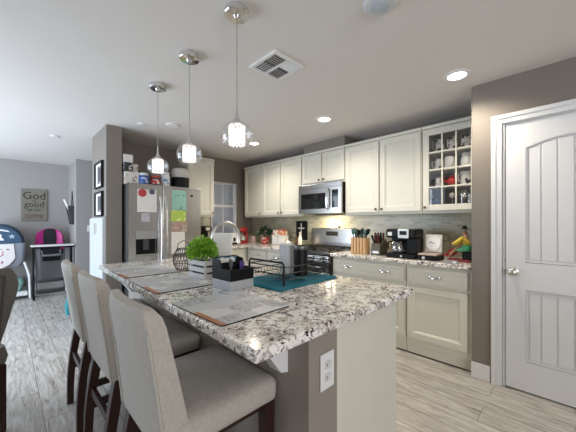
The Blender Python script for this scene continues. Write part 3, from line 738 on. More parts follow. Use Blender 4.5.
# canisters
for i, (x, y, lab) in enumerate(((3.20, 3.48, 'white square canister left of its twin on the corner worktop'), (3.20, 3.335, 'white square canister right of its twin on the corner worktop'))):
    t = thing('canister', lab, 'canister', (x, y, CT), 0, 'white canisters')
    M().box(-.06, .06, -.066, .066, 0, .135).build('canister_body', WHITE, t, bevel=.008); M().box(-.062, .062, -.068, .068, .1355, .155).build('lid', WHITE, t, bevel=.005)
carton('white and orange packet lying on the left white canister', 3.20, 3.47, CT+.156, .09, .11, .085, mat_print('orange_packet', (.72, .66, .6), (.62, .22, .10), 16, .54))
carton('orange and tan packet lying on the right white canister', 3.20, 3.345, CT+.156, .10, .12, .075, mat_print('orange_packet_b', (.6, .25, .13), (.72, .62, .5), 18, .54))
carton('thin red packet on top of the orange packet', 3.20, 3.345, CT+.232, .08, .13, .022, mat('red_card', (.42, .10, .06), .6))
t = thing('mixing_bowl', 'low white bowl right of the white canisters', 'bowl', (3.16, 3.18, CT))
M().lathe([(.03, 0), (.06, .02), (.07, .055), (.066, .055), (.055, .022), (.001, .008)], seg=24).build('bowl', WHITE, t, smooth=True)
M().lathe([(.055, .046), (.04, .066), (.012, .075), (.010, .085), (.001, .086)], seg=20).build('lid', WHITE, t, smooth=True)
# cross plaque
t = thing('cross_plaque', 'black wall plaque with a white cross beside the range', 'plaque', (3.366, 3.07, 1.0), RW)
M().box(-.115, .115, -.018, 0, 0, .30).build('board', BLACK, t, bevel=.002)
m = M(); m.prism([(-.008, .05), (.008, .05), (.006, .18), (.06, .176), (.066, .187), (.06, .198), (.006, .194), (.009, .26), (0, .268), (-.009, .26), (-.006, .194), (-.06, .198), (-.066, .187), (-.06, .176), (-.006, .18)], 'y', -.022, -.0181); m.build('cross', mat('cross_white', (.65, .62, .55), .5), t)
t = thing('wooden_tray', 'small tan wooden stand below the black cross plaque', 'stand', (3.18, 2.98, CT)); M().box(-.05, .05, -.06, .06, .0, .02).build('base', mat('light_wood', (.45, .27, .12), .5, var=.2), t, bevel=.003); M().box(.0, .02, -.05, .05, .0205, .07).build('upright', mat('light_wood', (.45, .27, .12), .5), t, bevel=.003)
def bottle(lab, x, y, r, h, m_, capm, z=CT):
    t = thing('bottle', lab, 'bottle', (x, y, z))
    M().lathe([(r*.9, 0), (r, .006), (r, h*.55), (r*.75, h*.66), (r*.36, h*.75), (r*.34, h*.9)], seg=18).build('bottle_body', m_, t, smooth=True)
    M().lathe([(r*.40, h*.90), (r*.42, h*.905), (r*.40, h), (.001, h)], seg=14).build('cap', capm, t, smooth=True)
bottle('dark amber bottle beside the range', 3.10, 2.945, .028, .21, mat('amber_glass', (.09, .035, .01), .15), BLACK)
bottle('cream bottle closest to the range', 3.10, 2.87, .030, .225, mat('cream_bottle', (.72, .68, .55), .35), mat('cream_cap', (.65, .6, .45), .4))
bottle('small green bottle between the white bowl and the amber bottle', 3.16, 3.06, .022, .13, mat('olive_glass', (.12, .13, .03), .2), BLACK)
# under cabinet by fridge: dark coffee pod machine
t = thing('coffee_machine', 'small dark pod coffee machine on the worktop beside the fridge', 'coffee maker', (2.24, 4.12, CT), 0)
M().box(-.07, .07, -.10, .10, 0, .03).build('base', BLACK, t, bevel=.006); M().box(-.07, .07, .02, .10, .0305, .22).build('column', BLACK, t, bevel=.01); M().box(-.075, .075, -.10, .10, .2205, .31).build('brew_head', BLACK, t, bevel=.02); M().box(-.035, .035, -.102, -.1005, .24, .29).build('badge', NICKEL, t)
mug('mug', 'pink mug beside the pod coffee machine', 2.42, 4.02, CT, .035, .09, mat('pink_glaze2', (.6, .25, .22), .3), ang=1)
t = thing('wall_outlet', 'white outlet plate on the back wall beside the fridge', 'outlet', (2.16, 4.3705, 1.17)); M().box(-.036, .036, -.006, 0, -.058, .058).build('plate', WHITEP, t, bevel=.003)
# ---- right worktop
BAM = mat('bamboo', (.58, .36, .17), .45, var=.15, scale=30, stretch=(1, 1, .2))
t = thing('utensil_holder', 'striped bamboo utensil holder with black utensils by the range', 'utensil holder', (2.95, 1.77, CT), RW)
m = M()
for k in range(5): m.box(-.095+k*.039, -.095+k*.039+.030, -.055, -.045, 0, .185); m.box(-.095+k*.039, -.095+k*.039+.030, .045, .055, 0, .185)
for s_ in (-1, 1):
    for k in range(3): m.box(s_*.09-.005, s_*.09+.005, -.045+k*.031, -.045+k*.031+.028, 0, .185)
m.build('slats', BAM, t, bevel=.003)
M().box(-.084, .084, -.044, .044, .0, .17).build('liner', mat('dark_liner', (.10, .05, .025), .6), t)
grip = BLACK
for k in range(11):
    x = -.072+k*.0144; rnd = random.Random(k); dx, dy = rnd.uniform(-.02, .02)+(k-5)*.006, rnd.uniform(-.03, .03)
    m = M(); y = (-.03, 0, .03)[k % 3]; h = rnd.uniform(.235, .265)
    m.cyl((x, y, .171), (x+dx*.6, y+dy*.6, h-.02), .0055, seg=8)
    if k % 2: m.sphere((x+dx, y+dy, h+.008), .028, .8, .35, 1.0, 10, 6)
    else:
        mx = Matrix.Translation((x+dx, y+dy, h+.005)) @ Matrix.Rotation(dx*8, 4, 'Y'); m.box(-.02, .02, -.003, .003, -.028, .032, mx=mx)
    u = m.build('utensil', grip if k % 3 else mat('green_silicone', (.03, .10, .07), .5), loc=t.matrix_world @ Vector((0, 0, 0)) if False else (2.95, 1.77, CT), rot=RW, smooth=True)
    tag(u, 'black kitchen utensil standing in the striped bamboo holder', 'utensil', 'black utensils in the bamboo holder') if k % 3 else tag(u, 'dark green kitchen utensil standing in the striped bamboo holder', 'utensil', 'dark green utensils in the bamboo holder')
# knife block (slanted, dark olive) with maroon handles
t = thing('knife_block', 'dark slanted knife block between bamboo holder and coffee maker', 'knife block', (3.0, 1.555, CT), RW)
m = M(); m.prism([(-.09, 0), (.09, 0), (.09, .13), (.05, .175), (-.09, .115)], 'y', -.055, .055, mx=Matrix.Rotation(PI/2, 4, 'Z')); m.build('block', mat('dark_block', (.085, .075, .05), .4, var=.3), t, bevel=.006)
M().box(-.035, .035, -.0935, -.0905, .02, .045).build('label_plate', NICKEL, t)
MAR = mat('maroon_handle', (.10, .015, .02), .3)
for r_ in range(2):
    for k in range(4):
        x = -.04+k*.026; y = -.045+r_*.07; z = .14+r_*.028
        m = M(); mx = Matrix.Translation((x, y, z)) @ Matrix.Rotation(.42, 4, 'X') @ Matrix.Rotation((k-1.5)*.10, 4, 'Y'); m.box(-.008, .008, -.011, .011, -.012, .085, mx=mx)
        kn = m.build('kitchen_knife', MAR if (k+r_) % 3 else BLACK, bevel=.003, loc=(3.0, 1.555, CT), rot=RW)
        tag(kn, 'maroon handled knife in the dark slanted block' if (k+r_) % 3 else 'black handled knife in the dark slanted block', 'knife', 'maroon knives in the block' if (k+r_) % 3 else 'black knives in the block')
# coffee maker
t = thing('coffee_maker', 'black two-sided drip coffee maker on the right worktop', 'coffee maker', (2.93, 1.245, CT), RW)
M().box(-.15, .15, -.10, .12, 0, .045).build('base', BLACK, t, bevel=.010)
M().box(-.15, .15, .03, .12, .0455, .20).build('column', BLACK, t, bevel=.006)
M().box(.05, .15, -.06, .0295, .0455, .20).build('side_tower', BLACK, t, bevel=.008)
M().box(-.155, .155, -.10, .12, .2005, .295).build('brew_head', BLACK, t, bevel=.02)
m = M(); mx = Matrix.Translation((.035, -.104, .252)) @ Matrix.Rotation(-.0, 4, 'X'); m.box(-.055, .055, -.006, .003, -.05, .045, mx=mx); cpn = m.build('control_panel', mat('silver_panel', (.55, .56, .57), .3, .3), t, bevel=.006)
M().box(.0, .07, -.113, -.1105, .235, .275).build('screen', BLACK, cpn)
M().box(-.13, -.085, -.103, -.1005, .225, .262).build('badge', WHITEP, t)
m = M(); m.lathe([(.05, .047), (.062, .06), (.066, .10), (.055, .15), (.045, .165), (.043, .165), (.052, .148), (.062, .10), (.058, .064), (.001, .052)], (-.055, -.04, 0), 22); car = m.build('carafe', GLASS, t, smooth=True)
M().lathe([(.048, .166), (.05, .168), (.046, .180), (.001, .182)], (-.055, -.04, 0), 20).build('carafe_lid', BLACK, car, smooth=True)
m = M(); m.tube([(-.10, -.05, .165), (-.14, -.06, .155), (-.148, -.062, .11), (-.135, -.06, .08)], .009, 8); m.build('carafe_handle', BLACK, car, smooth=True)
M().lathe([(.010, 0), (.010, .003), (.001, .003)], (.01, -.1005, .022), 12, 'y').build('power_button', WHITE, t)
# waffle iron (open)
t = thing('waffle_iron', 'open square appliance with white round plate in its raised lid', 'waffle iron', (2.93, .992, CT), RW); t.scale = (.93, 1, 1)
M().box(-.10, .11, -.09, .09, 0, .045).build('base', BLACK, t, bevel=.008)
M().box(-.09, .09, -.085, .08, .0455, .062).build('lower_plate', mat('plate_pink', (.50, .38, .33), .4), t, bevel=.004)
lid = Matrix.Translation((0, .085, .065)) @ Matrix.Rotation(-.10, 4, 'X')
m = M(); m.box(-.085, .085, -.004, .018, 0, .175, mx=lid); l1 = m.build('lid', mat('lid_white', (.62, .61, .58), .35), t, bevel=.006)
m = M(); m.lathe([(.075, .0), (.075, .006), (.068, .008), (.066, .005), (.001, .005)], (0, -.004, .088), 28, 'y', mx=lid); m.build('round_plate', WHITE, l1, smooth=True)
m = M(); m.box(-.035, -.012, -.0115, -.0095, .095, .103, mx=lid); m.box(-.005, .012, -.0115, -.0095, .088, .094, mx=lid); m.build('dial_mark', BLACK, l1)
m = M(); m.lathe([(.016, 0), (.016, .008), (.001, .009)], (-.03, -.09, .022), 14, 'y'); m.build('dial', NICKEL, t, smooth=True)
m = M(); m.cyl((.05, -.13, .03), (.05, -.09, .03), .010); m.build('handle', BLACK, t, smooth=True)
# scrolled wire stand behind
t = thing('wire_stand', 'thin scrolled wire stand behind the open waffle iron', 'wire stand', (3.2, .99, CT), RW)
m = M()
for cx_ in (-.06, .0, .06):
    m.tube([(cx_+.035*math.cos(2*PI*k/20), 0, .205+.035*math.sin(2*PI*k/20)) for k in range(20)], .0025, 6, True)
m.tube([(-.10, 0, .003), (-.10, 0, .17), (-.07, 0, .24), (0, 0, .255), (.07, 0, .24), (.10, 0, .17), (.10, 0, .003)], .003, 6)
m.tube([(-.10, 0, .17), (.10, 0, .17)], .003, 6)
m.tube([(-.10, -.04, .003), (-.10, .04, .003)], .003, 6); m.tube([(.10, -.04, .003), (.10, .04, .003)], .003, 6)
m.build('wire', mat('pewter_wire', (.14, .13, .12), .4, .8), t, smooth=True)

# figurine: seated figure in yellow top and green skirt
t = thing('seated_figurine', 'painted figurine in yellow top and green skirt seated at the worktop end', 'figurine', (2.99, .705, CT), RW); t.scale = (1.25, 1.25, 1.25)
M().box(-.11, .035, -.05, .05, 0, .018).build('plinth', mat('dark_red', (.22, .02, .02), .5), t, bevel=.004)
M().box(-.015, .045, -.04, .04, .0185, .075).build('seat_block', BLACK, t, bevel=.006)
SK = mat('figurine_skin', (.38, .20, .11), .5)
def skin_fig(name, verts, edges, radii, m_, parent, lvl=2):
    me = bpy.data.meshes.new(name); me.from_pydata(verts, edges, []); me.materials.append(m_)
    o = bpy.data.objects.new(name, me); COL.objects.link(o); o.parent = parent
    md = o.modifiers.new('skin', 'SKIN'); md.use_smooth_shade = True
    for i, r in enumerate(radii): me.skin_vertices[0].data[i].radius = (r, r)
    me.skin_vertices[0].data[0].use_root = True
    s_ = o.modifiers.new('sub', 'SUBSURF'); s_.levels = lvl; s_.render_levels = lvl
    return o
# pelvis, waist, chest, neck, head ; legs, arms (leaning forward towards -x)
vb = [(.012, 0, .10), (.008, 0, .135), (.0, 0, .175), (.0, 0, .195), (-.004, 0, .212), (-.006, 0, .228),
      (-.045, -.018, .105), (-.085, -.02, .06), (-.105, -.02, .028), (-.045, .018, .10), (-.08, .02, .055), (-.10, .02, .028),
      (-.012, -.03, .172), (-.045, -.038, .14), (-.085, -.03, .125), (-.012, .03, .172), (-.045, .036, .135), (-.08, .03, .115)]
eb = [(0,1),(1,2),(2,3),(3,4),(4,5),(0,6),(6,7),(7,8),(0,9),(9,10),(10,11),(2,12),(12,13),(13,14),(2,15),(15,16),(16,17)]
rb = [.020,.019,.020,.009,.019,.015,.014,.010,.008,.014,.010,.008,.010,.009,.007,.010,.009,.007]
body = skin_fig('body', vb, eb, rb, SK, t)
YEL = mat('yellow_cloth', (.62, .44, .05), .6); GRN = mat('green_cloth', (.02, .20, .09), .6)
vt = [(.011, 0, .115), (.007, 0, .14), (.0, 0, .18), (-.012, -.032, .174), (-.045, -.04, .142), (-.078, -.033, .127), (-.012, .032, .174), (-.045, .038, .137), (-.072, .031, .118)]
skin_fig('top', vt, [(0,1),(1,2),(2,3),(3,4),(4,5),(2,6),(6,7),(7,8)], [.028,.029,.029,.017,.016,.014,.017,.016,.014], YEL, body)
m = M(); m.loft([rrect(.012, 0, .026, .032, .02, .122), rrect(.0, 0, .038, .042, .025, .10), rrect(-.015, 0, .052, .047, .03, .08)]); m.build('skirt', GRN, body, smooth=True)
m = M(); m.lathe([(.034, .238), (.034, .241), (.017, .244), (.014, .262), (.001, .266)], (-.006, 0, 0), 16); m.build('hat', BLACK, body, smooth=True)
m = M(); m.sphere((-.024, -.0065, .219), .0022, seg=6, rings=4); m.sphere((-.024, .0065, .219), .0022, seg=6, rings=4); m.build('eye', BLACK, body)
leaves('flower', 40, .028, (-.10, 0, .05), .02, mat('red_flower', (.5, .02, .03), .5), t, 1, 9)
t = thing('small_clock', 'small grey box-shaped clock lying at the worktop front edge', 'clock', (2.79, .77, CT), RW-.1); M().box(-.055, .055, -.02, .02, 0, .025).build('case', mat('grey_case', (.28, .29, .31), .35), t, bevel=.004); M().box(.02, .048, -.0215, -.0205, .004, .021).build('face', WHITEP, t)

# ================================================================== MUGS IN THE GLASS CABINET
B0 = UZ+.045; SH = [B0]+[UZ+z+.0065 for z in gz]
def gx(k): return 1.115-(.07+.121*(k+.5))+.0
BWM = mat_print('black_white_glaze', (.70, .69, .66), (.02, .02, .02), 20, .52, .25); NAVY = mat('navy_glaze', (.03, .04, .08), .3)
for k in range(3):
    mug('mug', '%s black and white patterned mug in the top row of the glass cabinet' % ('left', 'middle', 'right')[k], UX+.11, gx(k), SH[3]+.0, .045, .135, BWM, ang=PI/2+k*.5+.6, grp='patterned mugs on the top shelf')
mug('mug', 'white mug with black spots at the left of the second shelf from the top', UX+.10, gx(0), SH[2], .044, .11, mat_print('spot_glaze', (.72, .71, .69), (.02, .02, .02), 26, .60, .25), ang=2.2)
mug('mug', 'plain white mug in the middle of the second shelf from the top', UX+.09, gx(1)+.02, SH[2], .046, .12, WHITE, ang=-2.6)
t = thing('pitcher', 'white pitcher with black handle at the right of the second shelf', 'pitcher', (UX+.12, gx(2), SH[2]), 0)
M().lathe([(.035, 0), (.05, .02), (.055, .07), (.04, .12), (.045, .14), (.041, .14), (.036, .12), (.05, .07), (.001, .01)], seg=20).build('jug', WHITE, t, smooth=True); m = M(); m.tube([(0, -.05, .13), (0, -.072, .12), (0, -.075, .07), (0, -.05, .03)], .007, 8); m.build('handle', BLACK, t, smooth=True)
mug('mug', 'white cup at the left of the third shelf next to the red teapot', UX+.10, gx(0), SH[1], .042, .095, WHITE, hm=NAVY, ang=1.9)
t = thing('teapot', 'red teapot in the glass cabinet', 'teapot', (UX+.10, gx(1), SH[1]), PI/2+.5)
m = M(); m.sphere((0, 0, .05), .052, 1, 1, .92); m.build('pot_body', mat('red_glaze', (.55, .03, .03), .2, coat=.4), t, smooth=True)
m = M(); m.lathe([(.03, .094), (.026, .103), (.008, .108), (.010, .118), (.001, .12)], seg=16); m.build('lid', mat('red_glaze', (.5, .03, .03)), t, smooth=True)
m = M(); m.tube([(.045, 0, .04), (.068, 0, .06), (.078, 0, .088)], [.012, .008, .006], 8); m.build('spout', mat('red_glaze', (.5, .03, .03)), t, smooth=True)
m = M(); m.tube([(-.045, 0, .075), (-.07, 0, .08), (-.075, 0, .05), (-.048, 0, .03)], .005, 6); m.build('handle', mat('red_glaze', (.5, .03, .03)), t, smooth=True)
mug('mug', 'large white mug with dark motif at the right of the third shelf', UX+.10, gx(2), SH[1], .052, .13, mat_print('motif_glaze', (.70, .69, .67), (.05, .05, .06), 14, .60, .25), ang=2.3)
mug('mug', 'dark blue mug at the bottom left of the glass cabinet', UX+.09, gx(0)+.01, SH[0], .042, .10, NAVY, ang=2.4)
t = thing('goblet', 'pale round ornament on a stem at the bottom middle of the glass cabinet', 'goblet', (UX+.10, gx(1), SH[0])); M().lathe([(.03, 0), (.03, .004), (.005, .01), (.005, .09), (.001, .09)], seg=16).build('stem', GLASS, t, smooth=True); m = M(); m.sphere((0, 0, .118), .03); m.build('globe', mat('pale_globe', (.78, .74, .66), .25), t, smooth=True)
for k, dy in enumerate((.028, -.032)):
    t = tag(M().lathe([(.024, 0), (.028, .12), (.026, .12), (.022, .006), (.001, .006)], seg=18).build('drinking_glass', GLASS, smooth=True, loc=(UX+.10, gx(2)+dy, SH[0])), '%s clear tumbler at the bottom right of the glass cabinet' % ('left', 'right')[k], 'glass', 'clear tumblers')

# ================================================================== ON THE ISLAND
IT = .9145
# placemats
def placemat_mat(name, seed):
    m, N, L, B = newmat(name); tc = N.new('ShaderNodeTexCoord')
    mp = N.new('ShaderNodeMapping'); mp.inputs['Location'].default_value = (seed, seed*.37, 0); L.new(tc.outputs['Object'], mp.inputs[0])
    def fit(node, scale): node.inputs['Scale'].default_value = scale; L.new(mp.outputs[0], node.inputs['Vector']); return node
    wv = fit(N.new('ShaderNodeTexWave'), 26); wv.bands_direction = 'Y'; wv.wave_profile = 'SIN'
    st_ = N.new('ShaderNodeMapping'); st_.inputs['Scale'].default_value = (1, .35, 1); L.new(mp.outputs[0], st_.inputs[0])
    n1 = N.new('ShaderNodeTexNoise'); n1.inputs['Scale'].default_value = 130; L.new(st_.outputs[0], n1.inputs['Vector'])
    t1 = ramp(N, [(.46, (0, 0, 0)), (.50, (1, 1, 1))]); L.new(n1.outputs[0], t1.inputs[0])
    t2 = ramp(N, [(.45, (0, 0, 0)), (.55, (1, 1, 1))]); L.new(wv.outputs[0], t2.inputs[0])
    vo = N.new('ShaderNodeTexVoronoi'); vo.distance = 'CHEBYCHEV'; vo.inputs['Scale'].default_value = 9; L.new(mp.outputs[0], vo.inputs['Vector'])
    sc_ = N.new('ShaderNodeSeparateColor'); L.new(vo.outputs['Color'], sc_.inputs[0])
    t3 = ramp(N, [(.40, (0, 0, 0)), (.42, (1, 1, 1))], 'CONSTANT'); L.new(sc_.outputs[0], t3.inputs[0])
    def mul(p, q): k = N.new('ShaderNodeMath'); k.operation = 'MULTIPLY'; L.new(p, k.inputs[0]); L.new(q, k.inputs[1]); return k.outputs[0]
    fac = mul(mul(t1.outputs[0], t2.outputs[0]), t3.outputs[0])
    bs = ramp(N, [(.0, (.50, .51, .53)), (.35, (.62, .62, .62)), (.75, (.44, .45, .47)), (.9, (.66, .66, .66))], 'CONSTANT'); L.new(sc_.outputs[1], bs.inputs[0])
    c = N.new('ShaderNodeMix'); c.data_type = 'RGBA'; L.new(fac, c.inputs[0]); L.new(bs.outputs[0], c.inputs[6]); c.inputs[7].default_value = (.13, .13, .14, 1)
    # terracotta strip along one side
    sp = N.new('ShaderNodeSeparateXYZ'); L.new(tc.outputs['Object'], sp.inputs[0])
    gt = N.new('ShaderNodeMath'); gt.operation = 'LESS_THAN'; gt.inputs[1].default_value = .022; L.new(sp.outputs[0], gt.inputs[0])
    lt = N.new('ShaderNodeMath'); lt.operation = 'LESS_THAN'; lt.inputs[1].default_value = .20; L.new(sp.outputs[1], lt.inputs[0])
    mm = N.new('ShaderNodeMath'); mm.operation = 'MULTIPLY'; L.new(gt.outputs[0], mm.inputs[0]); L.new(lt.outputs[0], mm.inputs[1])
    f = N.new('ShaderNodeMix'); f.data_type = 'RGBA'; L.new(mm.outputs[0], f.inputs[0]); L.new(c.outputs[2], f.inputs[6]); f.inputs[7].default_value = (.42, .17, .08, 1)
    L.new(f.outputs[2], B.inputs['Base Color']); B.inputs['Roughness'].default_value = .35
    return m
for i, (x0, x1, y0, y1, lab) in enumerate(((.525, .865, .85, 1.25, 'grey newsprint placemat in front of the nearest stool'), (.535, .875, 1.47, 1.93, 'grey newsprint placemat in front of the middle stool'), (.545, .91, 2.03, 2.50, 'grey newsprint placemat in front of the farthest stool'))):
    m = M(); W_, D_ = x1-x0, y1-y0
    m.loft([rrect(W_/2, D_/2, W_/2, D_/2, .012, 0), rrect(W_/2, D_/2, W_/2, D_/2, .012, .004)])
    m.bm.faces.ensure_lookup_table()
    for f in m.bm.faces:
        f.normal_update()
        if abs(f.normal.z) < .5: f.material_index = 1  # black sides paint in the shadow along the mat edge
    tag(m.build('placemat', [placemat_mat('placemat_print_%d' % i, i*.31), BLACK], loc=(x0, y0, IT), rot=-.02*(i-1)), lab, 'placemat', 'placemats on the island')
# teal drying mat
m = M()
m.loft([rrect(.265, .18, .265, .185, .02, .0), rrect(.265, .18, .268, .188, .02, .006), rrect(.265, .18, .262, .182, .02, .012)])
tag(m.build('drying_mat', TEAL, loc=(1.005, 1.075, IT), rot=.03, smooth=True), 'teal drying mat under the black dish rack', 'mat')
tag(M().loft([rrect(.06, .13, .07, .14, .02, 0), rrect(.06, .13, .072, .142, .02, .008), rrect(.06, .13, .066, .136, .02, .011)]).build('dish_cloth', TEAL, loc=(.955, 1.09, IT+.013), rot=.02) , 'folded teal cloth at the left end of the drying mat', 'cloth') if False else None
# dish rack
RZ = IT+.0125
t = thing('dish_rack', 'black wire dish rack standing on the teal drying mat', 'dish rack', (1.075, 1.115, RZ), .02)
RL, RD, RH = .44, .30, .125
for x in (0, RL):                 # end frames
    m = M(); m.tube([(x, 0, .0), (x, 0, RH-.015), (x, .012, RH), (x, RD-.012, RH), (x, RD, RH-.015), (x, RD, 0)], .006, 8)
    m.tube([(x, 0, .055), (x, RD, .055)], .004, 6)
    m.tube([(x, 0, .10), (x, RD, .10)], .004, 6)
    m.build('end_frame', BLACKM, t, smooth=True)
m = M()
for z in (.03, .062, .098):
    m.tube([(0, 0, z), (RL, 0, z)], .0028, 6); m.tube([(0, RD, z), (RL, RD, z)], .0028, 6)
for k in range(17):
    x = .02+k*.025; m.tube([(x, 0, .062), (x, .006, .028), (x, .02, .022), (x, RD-.02, .022), (x, RD-.006, .028), (x, RD, .062)], .0014, 5)
m.build('basket_wires', BLACKM, t, smooth=True)
m = M()
for k in range(11):
    y = .06+.0*k; x = .05+k*.024
    m.tube([(x, .10, .024), (x, .10, .075), (x, .115, .085), (x, .13, .075), (x, .13, .024)], .0014, 5)
m.build('plate_prongs', mat('grey_wire', (.35, .35, .35), .3, .8), t, smooth=True)
m = M()
for k in range(9): m.tube([(.352+k*.0098, .03, .024), (.352+k*.0098, .03, .115)], .0016, 5); m.tube([(.352+k*.0098, .13, .024), (.352+k*.0098, .13, .115)], .0016, 5)
for k in range(9): m.tube([(.352, .03+k*.0125, .024), (.352, .03+k*.0125, .115)], .0016, 5); m.tube([(.430, .03+k*.0125, .024), (.430, .03+k*.0125, .115)], .0016, 5)
for z in (.04, .065, .09, .115): m.tube([(.352, .03, z), (.430, .03, z), (.430, .13, z), (.352, .13, z)], .0022, 5, True)
m.build('cutlery_basket', BLACKM, t)
t = thing('storage_canister', 'smooth matte black canister standing behind the dish rack wires', 'canister', (1.275, 1.175, RZ+.026))
M().lathe([(.040, 0), (.043, .004), (.043, .175), (.039, .18), (.001, .18)], seg=28).build('canister_body', BLACK, t, smooth=True)
M().lathe([(.0435, .158), (.0445, .16), (.0445, .178), (.0435, .18)], seg=28).build('rim', STEELD, t, smooth=True)
t = thing('storage_canister', 'light grey canister beside the black one at the dish rack', 'canister', (1.265, 1.285, RZ+.026))
M().lathe([(.042, 0), (.045, .004), (.046, .165), (.046, .17), (.048, .171), (.048, .184), (.03, .188), (.001, .188)], seg=28).build('canister_body', mat('pale_grey_plastic', (.50, .51, .53), .4), t, smooth=True)
# organizer
t = thing('desk_organizer', 'black desk organizer holding papers on the island', 'organizer', (.825, 1.25, IT+.051), .05)
OW, OD = .155, .17
m = M(); th = .005
m.box(0, OW, 0, OD, 0, th); m.box(0, OW, 0, th, th, .06); m.prism([(0, th), (OD, th), (OD, .115), (OD*.55, .105), (OD*.5, .06), (0, .06)], 'x', 0, th); m.prism([(0, th), (OD, th), (OD, .115), (OD*.55, .105), (OD*.5, .06), (0, .06)], 'x', OW-th, OW)
m.box(th, OW-th, OD-th, OD, th, .115); m.box(th, OW-th, OD*.5, OD*.5+th, th, .09); m.build('tray', BLACK, t, bevel=.001)
t = tag(M().box(0, .155, 0, .17, 0, .05).build('storage_box', mat('silver_box', (.40, .42, .45), .45, .1), bevel=.003, loc=(.825, 1.25, IT), rot=.05), 'silver grey box under the black organizer', 'box')
def card(lab, x, y, z, w, d, h, m_, rot, tilt=0, name='booklet', cat='booklet'):
    return tag(M().box(-w/2, w/2, -d/2, d/2, 0, h).build(name, m_, loc=(x, y, z), rot=(tilt, 0, rot)), lab, cat)
OZ = IT+.051+.006
card('blue printed booklet standing in the black organizer', .893, 1.392, OZ, .125, .006, .105, mat_print('blue_booklet', (.10, .22, .35), (.55, .6, .65), 20, .56), .05)
card('pale leaflet standing in front of the blue booklet', .885, 1.375, OZ, .10, .004, .10, PAPER, .05, -.03, 'leaflet', 'leaflet')
card('purple packet standing at the right of the organizer', .945, 1.32, OZ, .04, .006, .085, mat('purple_card', (.08, .04, .20), .5), .4, 0, 'packet', 'packet')
m = M()
for k in range(2): m.tube([(.013*math.cos(2*PI*i/16)*(.9)+k*.03, .004*k, .085+.02*math.sin(2*PI*i/16)) for i in range(16)], .004, 6, True)
m.tube([(.005, 0, .068), (.022, .0, .0)], .004, 6); m.tube([(.025, .003, .068), (.012, .003, .0)], .004, 6)
tag(m.build('scissors', mat('grey_handles', (.12, .12, .13), .4), loc=(.855, 1.285, OZ), rot=1.2, smooth=True), 'scissors with dark handles in the front of the organizer', 'scissors')
# tall white card box
tag(M().box(-.062, .062, -.012, .012, 0, .285).build('white_carton', mat('matt_card', (.74, .73, .70), .8), bevel=.002, loc=(1.06, 1.70, IT), rot=-YAW), 'tall plain white flat carton standing behind the organizer', 'carton')
# planter
t = thing('planter_box', 'white slatted wooden planter with bushy green plant on the island', 'plant', (.885, 1.63, IT), .05)
PWd = mat('whitewashed_wood', (.55, .55, .55), .7, var=.18, scale=30)
pw, pd, ph = .10, .20, .115
m = M()
for z in (.0, .042, .084):
    m.box(0, pw, 0, .007, z, z+.030); m.box(0, pw, pd-.007, pd, z, z+.030); m.box(0, .007, .0075, pd-.0075, z, z+.030); m.box(pw-.007, pw, .0075, pd-.0075, z, z+.030)
m.build('slats', PWd, t, bevel=.001)
m = M()
for x in (.0075, pw-.0195):
    for y in (.0075, pd-.0195): m.box(x, x+.012, y, y+.012, 0, ph)
m.build('corner_posts', PWd, t)
M().box(.02, pw-.02, .02, pd-.02, .004, .105).build('soil_liner', mat('soil_dark', (.05, .045, .035), .9), t)
leaves('foliage', 1500, .086, (pw/2-.005, pd/2, .16), .024, mat('bright_leaf', (.03, .11, .01), .45, var=.6, scale=70, vcol=(.26, .50, .05)), t, 1.1, 5, .9)
# wire basket
t = thing('wire_basket', 'dark wire basket with curved ribs left of the planter', 'basket', (.955, 2.08, IT))
m = M()
def prof(f): return .030+.045*math.sin(PI*(.12+.78*f))
for k in range(22):
    a = 2*PI*k/22; m.tube([(prof(j/10)*math.cos(a+.5*j/10), prof(j/10)*math.sin(a+.5*j/10), .004+.16*j/10) for j in range(11)], .0022, 5)
for f in (0, .35, .7, 1.0):
    m.tube([(prof(f)*math.cos(2*PI*k/24), prof(f)*math.sin(2*PI*k/24), .004+.16*f) for k in range(24)], .0028, 6, True)
m.build('cage', mat('rustic_wire', (.06, .055, .055), .5, .6), t, smooth=True)
m = M(); m.tube([(-.048, 0, .163), (-.04, 0, .20), (0, 0, .225), (.04, 0, .20), (.048, 0, .163)], .003, 6); m.build('handle', BLACKM, t, smooth=True)
o = M(); o.box(-.03, .03, -.03, .03, .005, .05)

# ================================================================== HALL
# framed pictures on the pillar
for z0, z1, lab in ((1.69, 2.005, 'upper framed picture on the pillar side'), (1.35, 1.645, 'lower framed picture on the pillar side')):
    t = thing('picture_frame', lab, 'picture', (.8195, 4.25, z0), RW)
    w_, h_ = .37, z1-z0
    m = M(); b_ = .018
    m.box(0, w_, -.028, -.001, 0, b_); m.box(0, w_, -.028, -.001, h_-b_, h_); m.box(0, b_, -.028, -.001, b_, h_-b_); m.box(w_-b_, w_, -.028, -.001, b_, h_-b_); m.build('frame', BLACK, t)
    M().box(b_, w_-b_, -.010, -.002, b_, h_-b_).build('mount', PAPER, t)
    M().box(.11, w_-.07, -.012, -.0105, .05, h_-.05).build('photo', mat_print('photo_dark', (.06, .06, .07), (.4, .38, .36), 9, .58), t)
t = thing('storage_cabinet', 'shallow white two-door cabinet against the pillar below the frames', 'cabinet', (.79, 4.47, 0), RW)
CABW = mat('white_laminate', (.52, .54, .57), .4)
M().box(0, .69, .008, .029, 0, 1.335).build('carcass', CABW, t, bevel=.003)
for k in (0, 1):
    d_ = M().box(.006+k*.341, .343+k*.341, -.006, .0075, .05, 1.325).build('door', CABW, t, bevel=.003)
    M().box(.295+k*.08, .310+k*.08, -.020, -.0065, 1.13, 1.27).build('handle', NICKEL, d_, bevel=.003)
t = thing('light_switch', 'wide double light switch on the hall wall left of the pillar', 'light switch', (1.12, 6.199, 1.17)); M().box(-.07, .07, -.006, 0, -.058, .058).build('plate', WHITEP, t, bevel=.002)
for x in (-.03, .03): M().box(x-.014, x+.014, -.010, -.0062, -.028, .028).build('rocker', WHITEP, t)
